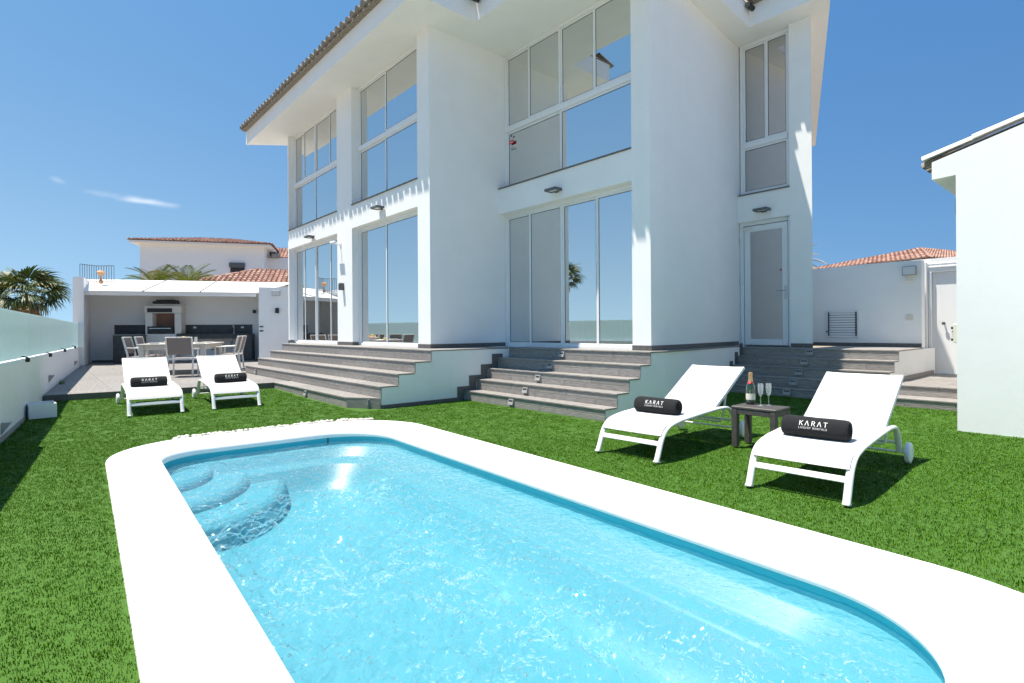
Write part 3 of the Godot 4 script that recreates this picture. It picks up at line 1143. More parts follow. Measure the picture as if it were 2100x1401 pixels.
func flight(parent: Node3D, r: Array, tops: Array, s0: float, s1: float, base: float, back: float, first := 0) -> void:
	for k in range(first, r.size()):
		var lo: float = base if k == 0 else tops[k - 1]
		var hi: float = tops[k]
		var t: float = r[k]
		var nt: float = r[k + 1] if k + 1 < r.size() else back
		var mid := (lo + hi - 0.022) * 0.5
		planks(parent, "riser_tile", s0, s1, lo + 0.001, mid - 0.001, t, t + 0.012, k * 2)
		planks(parent, "riser_tile", s0, s1, mid + 0.001, hi - 0.023, t + rng.randf_range(-0.0006, 0.0006), t + 0.012, k * 2 + 1)
		planks(parent, "tread_tile", s0 - 0.004, s1, hi - 0.022, hi, t - 0.012, nt - 0.002, k + 2)


func stairs() -> void:
	# wide steps below the left pair of windows
	var r1 := [3.62, 3.95, 4.25, 4.55, 4.855]
	var y1 := [0.165, 0.3425, 0.52, 0.6975, 0.875]
	var a := thing("entrance_steps", "widest flight of grey wood-look steps, below the two far windows", "steps", P(11.0, 0.0, 4.2), "tiled garden steps")
	var g := grp([[7.655, 14.89, 0.0, 0.32, 3.963, 4.262], [7.655, 14.89, 0.0, 0.497, 4.263, 4.562], [7.655, 14.89, 0.0, 0.674, 4.563, 4.867], [7.655, 14.89, 0.0, 0.852, 4.868, T1 - 0.001], [7.655, S1W - 0.001, 0.0, 0.852, T1, T2 + 0.3]])
	g.prism(PackedVector2Array([Vector2(8.135, 3.633), Vector2(11.63, 3.633), Vector2(11.63, 3.962), Vector2(7.68, 3.962)]), 0.0, 0.142)
	wpart("core", g, M.white_plaster, a)
	flight(a, r1, y1, 7.647, 14.9, 0.0, T1 + 0.145, 1)
	# the lowest step is cut off slantwise at its near end
	planks(a, "riser_tile", 8.14, 11.62, 0.0, 0.07, 3.62, 3.632, 0)
	planks(a, "riser_tile", 8.14, 11.62, 0.072, 0.142, 3.6205, 3.632, 1)
	var cut0 := P(8.135, 0, 3.621)
	var cut1 := P(7.652, 0, 3.945)
	for k in 2:
		g = MB.new()
		g.bar(cut0 + Vector3.UP * (0.035 + 0.072 * k), cut1 + Vector3.UP * (0.035 + 0.072 * k), 0.012, 0.07, 0.002)
		wpart("riser_tile", g, M["plank_%d" % (1 - k)], a)
	g = MB.new()
	g.prism(PackedVector2Array([Vector2(8.14, 3.608), Vector2(9.3, 3.608), Vector2(9.3, 3.948), Vector2(7.635, 3.948)]), 0.143, 0.165)
	wpart("tread_tile", g, M.plank_0, a)
	planks(a, "tread_tile", 9.302, 11.62, 0.143, 0.165, 3.608, 3.948, 0)
	# tiled ledge along the side of the block
	planks(a, "tread_tile", 7.647, S1W - 0.013, 0.853, 0.875, T1 + 0.146, T2 - 0.3, 0)
	wpart("skirting", grp([[7.644, 7.654, 0.0, 0.055, 3.95, 5.36]]), M.skirting, a)
	# steps to the middle sliding door
	var r2 := [5.53, 5.78, 6.04, 6.29, 6.535]
	var b := thing("entrance_steps", "flight of grey wood-look steps up to the middle sliding door", "steps", P(6.1, 0.0, 6.1), "tiled garden steps")
	g = MB.new()
	var yy := [0.165, 0.3425, 0.52, 0.6975, 0.875]
	for k in 5:
		g.wb(4.583, 7.6535, 0.0, yy[k] - 0.023, r2[k] + 0.013, (r2[k + 1] + 0.0125) if k < 4 else T2 - 0.001)
	g.prism(PackedVector2Array([Vector2(4.583, T2 - 0.0005), Vector2(S2W - 0.001, T2 - 0.0005), Vector2(S3L - 0.001, T3 - 0.001), Vector2(4.915, T3 - 0.001)]), 0.0, 0.852)
	wpart("core", g, M.white_plaster, b)
	flight(b, r2, yy, 4.573, 7.653, 0.0, T2 + 0.16)
	g = MB.new()
	g.prism(PackedVector2Array([Vector2(4.573, T2 + 0.162), Vector2(S2W, T2 + 0.162), Vector2(S3L - 0.013, T3 - 0.2), Vector2(4.905, T3 - 0.2)]), 0.853, 0.875)
	wpart("tread_tile", g, M.plank_1, b)
	# stepped skirting on the plaster beside them
	for k in 5:
		var lo: float = 0.0 if k == 0 else yy[k - 1]
		var nx: float = r2[k + 1] - 0.16 if k < 4 else T2 - 0.05
		g = grp([[7.643, 7.653, lo + 0.002, yy[k] + 0.07, r2[k] - 0.16, r2[k] - 0.014], [7.643, 7.653, yy[k] + 0.001, yy[k] + 0.07, r2[k] - 0.0139, nx - 0.001]])
		if k < 4:
			wpart("skirting", g, M.skirting, b)
	# steps to the narrow back door and the side court
	var r3 := [8.94, 9.17, 9.39, 9.62, 9.85]
	var y3 := [0.24, 0.392, 0.545, 0.697, 0.85]
	var c := thing("entrance_steps", "shaded flight of steps up to the narrow glazed door", "steps", P(3.7, 0.1, 9.6), "tiled garden steps")
	g = MB.new()
	for k in 5:
		g.wb(2.455, 4.9, 0.0, y3[k] - 0.023, r3[k] + 0.013, (r3[k + 1] + 0.0125) if k < 4 else 10.09)
	g.wb(2.455, 3.75, 0.0, 0.827, 10.091, 12.04)
	wpart("core", g, M.white_plaster, c)
	flight(c, r3, y3, 2.447, 4.94, 0.08, T3 + 0.05)
	planks(c, "tread_tile", 2.447, S3R, 0.828, 0.85, T3 + 0.052, 11.24, 0)
	for k in 5:
		var lo: float = 0.09 if k == 0 else y3[k - 1]
		var sk: float = lerpf(4.573, 4.905, (r3[k] - T2) / (T3 - T2)) + 0.19
		wpart("skirting", grp([[sk - 0.2, sk - 0.19, lo, y3[k] + 0.07, r3[k] - 0.13, r3[k] - 0.014]]), M.skirting, c)
	# two low steps to the court landing
	var d := thing("court_steps", "two low grey steps up to the side court, beside the white outbuilding", "steps", P(1.0, 0.1, 9.4), "tiled garden steps")
	g = grp([[-1.5, 2.454, 0.0, 0.207, 8.953, 9.332], [-1.5, 2.454, 0.0, 0.351, 9.333, 12.04]])
	wpart("core", g, M.white_plaster, d)
	flight(d, [8.94, 9.32], [0.23, 0.374], -1.5, 2.446, 0.08, 9.72)
	for i in 5:
		for j in 4:
			var s0 := 2.446 - (i + 1) * 0.6
			wpart("floor_tile", grp([[s0 + 0.002, s0 + 0.598, 0.352, 0.374, 9.72 + j * 0.575, 10.293 + j * 0.575, 0.002]]), M["patio_tile_%d" % ((i + j) % 3)], d)
	g = grp([[2.44, 2.4465, 0.375, 0.44, 9.9, 11.9]])
	wpart("skirting", g, M["plank_1"], d)


# ------------------------------------------------------------------ fence on the left
func fp(s: float, y: float, out := 0.0) -> Vector3:
	return P(s, y, fence_t(s) - out)


func fslab(g: MB, s0: float, s1: float, ya0: float, ya1: float, yb0: float, yb1: float, o0: float, o1: float) -> void:
	# an upright slab along the fence line, o0 and o1 metres outwards of its inner face
	var a := [fp(s0, ya0, o0), fp(s1, yb0, o0), fp(s1, yb1, o0), fp(s0, ya1, o0)]
	var b := [fp(s0, ya0, o1), fp(s1, yb0, o1), fp(s1, yb1, o1), fp(s0, ya1, o1)]
	var inn := (a[0] - b[0]) as Vector3
	var ax := (fp(1, 0) - fp(0, 0)).normalized()
	g.quad(a[0], a[1], a[2], a[3], inn)
	g.quad(b[0], b[1], b[2], b[3], -inn)
	g.quad(a[2], a[3], b[3], b[2], Vector3.UP)
	g.quad(a[0], a[1], b[1], b[0], Vector3.DOWN)
	g.quad(a[0], a[3], b[3], b[0], -ax)
	g.quad(a[1], a[2], b[2], b[1], ax)


func fence() -> void:
	var w := thing("garden_wall", "low white rendered wall along the left edge of the garden", "wall", fp(10.0, 0.0, 0.1))
	var g := MB.new()
	fslab(g, -9.0, 8.0, -1.4, 0.86, -1.4, 0.855, 0.0, 0.2)
	fslab(g, 8.0, 23.9, -1.4, 0.855, -1.4, 0.725, 0.0, 0.2)
	wpart("wall", g, M.white_plaster, w)
	g = MB.new()
	fslab(g, -9.0, 12.0, 0.0, 0.055, 0.0, 0.06, -0.012, -0.001)
	wpart("base_strip", g, M.concrete_grey, w)
	var gl := thing("glass_balustrade", "frosted greenish glass screen standing on the low garden wall", "balustrade", fp(10.0, 0.86, 0.06))
	var s := -9.0
	while s < 22.4:
		var tall := 1.70 if s < 7.9 else 1.49
		var e := minf(s + 1.52, 22.6)
		if s < 7.9 and s + 1.52 > 7.9:
			e = 7.95
		g = MB.new()
		var yb := 0.868 if s < 8.0 else lerpf(0.868, 0.738, (s - 8.0) / 15.9)
		fslab(g, s + 0.006, e - 0.006, yb, tall, yb - 0.008, tall, 0.05, 0.062)
		wpart("glass_panel", g, M.frosted_glass, gl)
		s = e
	for c in [1.2, 4.2, 7.2, 10.18, 13.09, 16.12, 19.4, 22.3]:
		g = MB.new()
		var y := 0.80 if c < 12 else 0.765
		g.bar(fp(c - 0.045, y + 0.025, -0.022), fp(c + 0.045, y + 0.025, -0.022), 0.042, 0.06, 0.006)
		g.bar(fp(c, y + 0.055, -0.03), fp(c, y + 0.075, 0.046), 0.04, 0.015, 0.003)
		wpart("clamp", g, M.black, gl)
	# wedge-shaped lights on the wall
	var n := 0
	for e in [[8.29, 0.14], [13.02, 0.36], [19.37, 0.34]]:
		var l := thing("wedge_light", ["grey wedge light low on the garden wall at the left edge", "grey wedge light on the garden wall above the terrace corner", "grey wedge light on the garden wall farthest along the terrace"][n], "wall light", fp(e[0], e[1]), "wedge lights on the garden wall")
		n += 1
		g = MB.new()
		var q := [fp(e[0] - 0.05, e[1] - 0.065, -0.002), fp(e[0] + 0.05, e[1] - 0.065, -0.002), fp(e[0] + 0.05, e[1] + 0.065, -0.002), fp(e[0] - 0.05, e[1] + 0.065, -0.002), fp(e[0] - 0.05, e[1] + 0.065, -0.085), fp(e[0] + 0.05, e[1] + 0.065, -0.085)]
		g.quad(q[0], q[1], q[5], q[4], Vector3(1, -0.6, 0))
		g.quad(q[2], q[3], q[4], q[5], Vector3.UP)
		g.tri(q[0], q[3], q[4], Vector3.BACK)
		g.tri(q[1], q[2], q[5], Vector3.FORWARD)
		g.quad(q[0], q[1], q[2], q[3], Vector3.LEFT)
		wpart("housing", g, M.step_light, l)
		g = MB.new()
		g.bar(fp(e[0] - 0.035, e[1] + 0.068, -0.043), fp(e[0] + 0.035, e[1] + 0.068, -0.043), 0.055, 0.006)
		wpart("lens", g, M.pale_lens, l)
	# white planter box by the wall
	var pb := thing("planter_box", "small empty white planter box on the grass against the garden wall", "planter", P(10.17, lawn_y(10.1, 0.0), 0.02), "", 0.09)
	g = MB.new()
	for e in [[0.0, 0.185, 0.30, 0.02], [0.0, -0.185, 0.30, 0.02]]:
		g.box(Transform3D(Basis(), Vector3(0, 0.1, e[1])), Vector3(0.3, 0.2, 0.02), 0.004)
	for e in [0.14, -0.14]:
		g.box(Transform3D(Basis(), Vector3(e, 0.1, 0)), Vector3(0.02, 0.2, 0.349), 0.004)
	g.box(Transform3D(Basis(), Vector3(0, 0.02, 0)), Vector3(0.25, 0.02, 0.34))
	part("box", g, M.white_metal, pb)
	# weed at the wall's foot
	g = MB.new()
	for k in 26:
		var a := rng.randf() * TAU
		var h := rng.randf_range(0.05, 0.13)
		var o := Vector3(rng.randf_range(-0.05, 0.05), 0, rng.randf_range(-0.06, 0.06))
		var d := Vector3(cos(a), 0, sin(a))
		var sd := Vector3(-sin(a), 0, cos(a)) * 0.006
		g.tri(o - sd, o + sd, o + d * h * 0.5 + Vector3.UP * h, Vector3.UP)
	var weed := thing("weed", "small green weed growing where the terrace meets the garden wall", "plant", P(14.4, 0.155, fence_t(14.4) + 0.08))
	part("leaves", g, M.weed, weed)


# ------------------------------------------------------------------ terrace with the outdoor kitchen
const KPHI := -0.4225


func K(a: float, y: float, b: float) -> Vector3:
	return P(22.164, y, 1.111) + Vector3(0.912, 0, 0.41) * a + Vector3(0.41, 0, -0.912) * b


func kthing(called: String, label: String, category: String, a: float, y: float, b: float, group := "") -> Node3D:
	return thing(called, label, category, K(a, y, b), group, KPHI)


# box in kitchen axes relative to the thing's base (a right, y up, b to the back)
func kb(g: MB, a0: float, a1: float, y0: float, y1: float, b0: float, b1: float, bev := 0.0) -> void:
	g.box(Transform3D(Basis(), Vector3((a0 + a1) * 0.5, (y0 + y1) * 0.5, -(b0 + b1) * 0.5)), Vector3(a1 - a0, y1 - y0, b1 - b0), bev)


func kprism(g: MB, poly: Array, y0: float, y1: float) -> void:
	# polygon of (a, b) in kitchen axes
	var pp := PackedVector2Array()
	for e in poly:
		pp.append(Vector2(e[1], e[0]))
	g.prism(pp, y0, y1)


func terrace() -> void:
	var area := PackedVector2Array([Vector2(12.03, 0.055), Vector2(11.63, 3.64), Vector2(11.63, 3.947), Vector2(14.9, 3.947), Vector2(14.92, 5.2), Vector2(22.8, 6.8), Vector2(24.6, 1.25)])
	var g := MB.new()
	g.prism(area, -0.2, 0.13)
	var pt := structure("terrace", g, M.grout)
	var i := 0
	var s := 10.2
	while s < 24.6:
		var t := -0.2
		var j := 0
		while t < 6.8:
			var cell := PackedVector2Array([Vector2(s + 0.002, t + 0.002), Vector2(s + 1.198, t + 0.002), Vector2(s + 1.198, t + 0.598), Vector2(s + 0.002, t + 0.598)])
			for q in Geometry2D.intersect_polygons(cell, area):
				g = MB.new()
				g.prism(q, 0.131, 0.155)
				wpart("floor_tile", g, M["patio_tile_%d" % rng.randi_range(0, 2)], pt)
			t += 0.6
			j += 1
		s += 1.2
		i += 1
	g = MB.new()
	var ka := P(12.03, 0.06, 0.055)
	var kbp := P(11.63, 0.06, 3.618)
	g.bar(ka + Vector3(0, 0, 0.012), kbp + Vector3(0, 0, 0.012), 0.016, 0.19, 0.002)
	var kerb := wpart("kerb_strip", g, M.skirting, pt)
	kerb.position = Vector3.ZERO

	# pavilion
	var k := kthing("kitchen_pavilion", "white open-fronted pavilion with sloping white roof sheltering the outdoor kitchen", "pavilion", 2.4, 0.155, 1.0)
	g = MB.new()
	kb(g, -3.2, 2.47, 0.0, 2.75, 0.8, 1.0)
	part("back_wall", g, M.white_plaster, k)
	g = MB.new()
	kprism(g, [[-2.62, -1.25], [-2.33, -1.25], [-2.95, 0.799], [-3.25, 0.799]], 0.0, 2.80)
	part("side_wall", g, M.white_plaster, k)
	g = MB.new()
	kprism(g, [[2.46, 0.801], [2.84, -2.0], [6.4, -2.0], [6.4, 0.801]], 0.0, 2.50)
	part("side_wall", g, M.white_plaster, k)
	g = MB.new()
	kb(g, -2.42, 2.62, 2.24, 2.36, -1.04, -0.94, 0.008)
	part("front_beam", g, M.white_paint, k)
	var pan := [[-2.45, -3.5, -0.77, -0.72], [-0.755, -0.705, 0.905, 0.935], [0.92, 0.95, 2.66, 3.6]]
	for e in pan:
		g = MB.new()
		var q := [Vector3(e[0], 2.38, 1.09), Vector3(e[2], 2.38, 1.09), Vector3(e[3], 2.93, -1.2), Vector3(e[1], 2.93, -1.2)]
		var u := Vector3(0, -0.03, 0)
		g.quad(q[0], q[1], q[2], q[3], Vector3.UP)
		g.quad(q[0] + u, q[1] + u, q[2] + u, q[3] + u, Vector3.DOWN)
		g.quad(q[0], q[1], q[1] + u, q[0] + u, Vector3.BACK)
		g.quad(q[1], q[2], q[2] + u, q[1] + u, Vector3.RIGHT)
		g.quad(q[0], q[3], q[3] + u, q[0] + u, Vector3.LEFT)
		part("roof_panel", g, M.roof_panel, k)
	for e in [[-0.762, -0.712], [0.912, 0.942]]:
		g = MB.new()
		g.bar(Vector3(e[0], 2.395, 1.09), Vector3(e[1], 2.945, -1.2), 0.035, 0.02)
		part("roof_joint", g, M.joint_grey, k)
	g = MB.new()
	kb(g, -2.9, -1.9, 0.0, 0.07, 0.785, 0.799)
	part("skirting", g, M.skirting, k)

	# counters
	var c := kthing("kitchen_counter", "dark grey stone counter block at the left of the barbecue", "counter", 0.95, 0.155, 1.2)
	g = MB.new()
	kb(g, -0.4, 0.385, 0.0, 0.94, -0.6, 0.58, 0.004)
	part("cabinet", g, M.counter_stone, c)
	g = MB.new()
	kb(g, -0.41, 0.395, 0.941, 0.965, -0.61, 0.585, 0.004)
	part("worktop", g, M.concrete_grey, c)
	g = MB.new()
	kb(g, -0.77, 0.3, 0.966, 1.30, 0.586, 0.598)
	part("splashback", g, M.counter_stone, c)
	c = kthing("kitchen_counter", "long dark grey stone counter with sink at the right of the barbecue", "counter", 3.5, 0.155, 1.4)
	g = MB.new()
	kb(g, -1.2, 1.2, 0.79, 0.96, -0.3, 0.385, 0.004)
	part("worktop", g, M.counter_stone, c)
	g = MB.new()
	kb(g, 0.91, 1.2, 0.0, 0.789, -0.3, 0.385, 0.004)
	part("leg", g, M.counter_stone, c)
	g = MB.new()
	kb(g, -1.2, 1.12, 0.961, 1.30, 0.386, 0.398)
	part("splashback", g, M.counter_stone, c)
	g = MB.new()
	g.tube(PackedVector3Array([Vector3(0.52, 0.96, -0.25), Vector3(0.52, 1.24, -0.25), Vector3(0.52, 1.28, -0.2), Vector3(0.52, 1.26, -0.1), Vector3(0.52, 1.2, -0.08)]), 0.02, 8)
	part("tap", g, M.steel, c)
	g = MB.new()
	g.tube(PackedVector3Array([Vector3(0.5, 0.79, 0.05), Vector3(0.5, 0.55, 0.05), Vector3(0.2, 0.47, -0.1), Vector3(-0.2, 0.4, -0.3)]), 0.03, 8)
	part("drain_pipe", g, M.steel, c)
	for x in [-0.8, 0.78]:
		g = MB.new()
		kb(g, x - 0.05, x + 0.05, 1.17, 1.23, 0.37, 0.385, 0.003)
		part("power_socket", g, M.white_paint, c)

	# barbecue
	var b := kthing("barbecue_fireplace", "white masonry barbecue with brick hearth and black hood on the back wall", "barbecue", 1.8, 0.155, 1.5)
	g = MB.new()
	kb(g, -0.5, 0.45, 0.0, 0.98, -0.3, 0.298, 0.006)
	part("base", g, M.warm_white, b)
	for e in [[-0.5, -0.28], [0.40, 0.60]]:
		g = MB.new()
		kb(g, e[0], e[1], 0.981, 1.70, -0.28, 0.298, 0.006)
		part("pillar", g, M.warm_white, b)
	g = MB.new()
	kb(g, -0.28, 0.40, 1.24, 1.699, 0.15, 0.297)
	var hearth := part("hearth", g, M.grout, b)
	for y in 6:
		for x in 4:
			g = MB.new()
			kb(g, -0.275 + x * 0.168, -0.275 + x * 0.168 + 0.16, 1.245 + y * 0.075, 1.245 + y * 0.075 + 0.067, 0.135, 0.149)
			part("brick", g, M.brick, hearth)
	g = MB.new()
	kb(g, -0.42, 0.36, 0.985, 1.235, -0.33, 0.1, 0.01)
	part("grill", g, M.black, b)
	g = MB.new()
	g.bar(Vector3(-0.36, 1.17, 0.35), Vector3(0.3, 1.17, 0.35), 0.02, 0.02)
	part("grill_handle", g, M.steel, b)
	g = MB.new()
	kb(g, -0.52, 0.62, 1.701, 1.96, -0.32, 0.298, 0.01)
	part("mantel", g, M.warm_white, b)
	g = MB.new()
	kb(g, -0.42, 0.34, 1.73, 1.87, -0.345, -0.321, 0.004)
	part("mantel_band", g, M.black, b)
	g = MB.new()
	kb(g, -0.30, 0.41, 2.03, 2.13, -0.2, 0.298, 0.01)
	kb(g, -0.2, 0.40, 2.131, 2.18, -0.2, 0.298, 0.01)
	part("hood", g, M.black, b)
	g = MB.new()
	kb(g, -0.40, 0.62, 1.961, 2.029, -0.2, 0.298, 0.01)
	part("shelf", g, M.warm_white, b)

	# things on the walls there
	var l := kthing("wall_lamp", "small black lamp on the shaded back wall right of the counter", "lamp", 4.70, 1.88, 1.7)
	g = MB.new()
	kb(g, -0.05, 0.05, 0.0, 0.12, 0.0, 0.098, 0.006)
	part("housing", g, M.black, l)
	l = kthing("wall_lamp", "small black lamp on the sunlit white wall beside the kitchen", "lamp", 5.81, 1.8, -1.0)
	g = MB.new()
	kb(g, -0.055, 0.055, 0.0, 0.17, -0.1, -0.002, 0.006)
	part("housing", g, M.black, l)
	l = kthing("floodlight", "pale square floodlight high on the white wall beside the kitchen", "floodlight", 5.78, 2.38, -1.0)
	g = MB.new()
	kb(g, -0.13, 0.13, 0.0, 0.17, -0.1, -0.05, 0.008)
	part("housing", g, M.step_light, l)
	g = MB.new()
	kb(g, -0.115, 0.115, 0.015, 0.155, -0.108, -0.101)
	part("lens", g, M.pale_lens, l)
	g = MB.new()
	kb(g, -0.02, 0.02, 0.05, 0.1, -0.049, -0.002)
	part("bracket", g, M.step_light, l)
	for e in [[5.32, 1.33, "upper of two dark switches on the white wall by the kitchen"], [5.32, 1.19, "lower of two dark switches on the white wall by the kitchen"]]:
		l = kthing("wall_switch", e[2], "switch", e[0], e[1], -1.0)
		g = MB.new()
		kb(g, -0.06, 0.06, 0.0, 0.05, -0.02, -0.002, 0.003)
		part("plate", g, M.lamp_grey, l)
	# railing on the pavilion's roof corner
	l = kthing("metal_railing", "thin metal railing standing on the left corner of the pavilion roof", "railing", -0.35, 2.80, 0.9)
	for e in [[Vector3(-0.05, 0, 0.2), Vector3(0.22, 0, -0.3)], [Vector3(0.22, 0, -0.3), Vector3(0.80, 0, -0.12)]]:
		for y in [0.12, 0.66]:
			g = MB.new()
			g.bar(e[0] + Vector3.UP * y, e[1] + Vector3.UP * y, 0.018, 0.018)
			part("rail", g, M.lamp_grey, l)
		for i2 in 8:
			g = MB.new()
			var q: Vector3 = e[0].lerp(e[1], i2 / 7.0)
			g.bar(q + Vector3.UP * (0.0 if i2 in [0, 7] else 0.12), q + Vector3.UP * 0.66, 0.012, 0.012)
			part("bar", g, M.lamp_grey, l)
	l = kthing("terracotta_ornament", "small terracotta ornament on the pavilion roof behind the railing", "ornament", 0.08, 2.84, 1.0)
	g = MB.new()
	g.lathe(PackedVector2Array([Vector2(0.0, 0.0), Vector2(0.05, 0.0), Vector2(0.07, 0.07), Vector2(0.04, 0.13), Vector2(0.03, 0.26), Vector2(0.10, 0.32), Vector2(0.13, 0.38), Vector2(0.06, 0.45), Vector2(0.0, 0.46)]), 10)
	part("body", g, M.terracotta, l)


# ------------------------------------------------------------------ white outbuilding on the right
func pool_house() -> void:
	var h := thing("outbuilding", "plain white outbuilding with pale tiled verge at the right edge", "building", P(-1.5, 0.0, 9.5))
	var t := 7.64
	var g := MB.new()
	# gable face in the plane t, running on out of the frame
	var prof := [Vector2(1.362, -0.05), Vector2(1.362, 2.87), Vector2(1.575, 2.86), Vector2(1.575, 3.055), Vector2(-2.6, 4.26), Vector2(-6.4, 3.1), Vector2(-6.4, -0.05)]
	var idx := Geometry2D.triangulate_polygon(PackedVector2Array(prof))
	for k in range(0, idx.size(), 3):
		var q := [prof[idx[k]], prof[idx[k + 1]], prof[idx[k + 2]]]
		g.tri(P(q[0].x, q[0].y, t), P(q[1].x, q[1].y, t), P(q[2].x, q[2].y, t), Vector3.LEFT)
		g.tri(P(q[0].x, q[0].y, 12.6), P(q[1].x, q[1].y, 12.6), P(q[2].x, q[2].y, 12.6), Vector3.RIGHT)
	for k in prof.size():
		var a: Vector2 = prof[k]
		var b: Vector2 = prof[(k + 1) % prof.size()]
		var d := (b - a)
		var o := Vector2(d.y, -d.x)
		g.quad(P(a.x, a.y, t), P(b.x, b.y, t), P(b.x, b.y, 12.6), P(a.x, a.y, 12.6), P(-o.x, -o.y, 0))
	wpart("wall", g, M.white_plaster, h)
	g = grp([[-6.0, 1.37, -0.02, 0.045, t - 0.008, t - 0.001]])
	wpart("base_strip", g, M.concrete_grey, h)
	# verge tiles climbing the gable, and the row of tile ends under the eave
	var a0 := P(1.66, 3.085, t + 0.05)
	var a1 := P(-2.6, 4.31, t + 0.05)
	var dir := (a1 - a0).normalized()
	var s := 0.0
	var tm := barrel_tile(0.06, 0.56, 8)
	while s < 4.3:
		var o := part("roof_tile", tm, M.warm_white, h)
		var yy := dir.cross(Vector3.LEFT).normalized()
		if yy.y < 0:
			yy = -yy
		o.transform = Transform3D(Basis(dir, yy, dir.cross(yy)), a0 + dir * s + yy * (0.008 + 0.012 * fmod(s, 1.0)) - h.position)
		s += 0.47
	var tm2 := barrel_tile(0.07, 0.4, 8)
	for i in 12:
		var o := part("roof_tile", tm2, M.grey_clay, h)
		var up := Vector3(0, sin(0.28), cos(0.28))
		o.transform = Transform3D(Basis(up, Vector3(0, cos(0.28), -sin(0.28)), up.cross(Vector3(0, cos(0.28), -sin(0.28)))), P(1.68, 3.03, t + 0.14 + i * 0.2) - h.position)
	g = MB.new()
	g.quad(P(1.62, 3.07, t), P(-2.6, 4.28, t), P(-2.6, 4.28, 12.6), P(1.62, 3.07, 12.6), Vector3.UP)
	g.quad(P(-6.5, 3.08, t), P(-2.6, 4.28, t), P(-2.6, 4.28, 12.6), P(-6.5, 3.08, 12.6), Vector3.UP)
	wpart("roof", g, M.grey_clay, h)
	var l := thing("wall_lamp", "dark upright lamp under the eave of the white outbuilding", "lamp", P(1.363, 2.43, 7.78))
	wpart("housing", grp([[1.364, 1.385, 2.43, 2.63, 7.74, 7.83, 0.004]]), M.lamp_grey, l)
	var mb := thing("letter_box", "cream box with dark slots fixed on the outbuilding's side wall", "letter box", P(1.363, 1.02, 7.85))
	wpart("case", grp([[1.364, 1.41, 1.02, 1.23, 7.72, 7.98, 0.006]]), M.cream, mb)
	for y in [1.055, 1.185]:
		wpart("slot", grp([[1.411, 1.43, y - 0.014, y + 0.014, 7.73, 7.96, 0.002]]), M.shutter_dark, mb)
	wpart("window", grp([[1.411, 1.425, 1.085, 1.155, 7.74, 7.95, 0.002]]), M.pale_lens, mb)


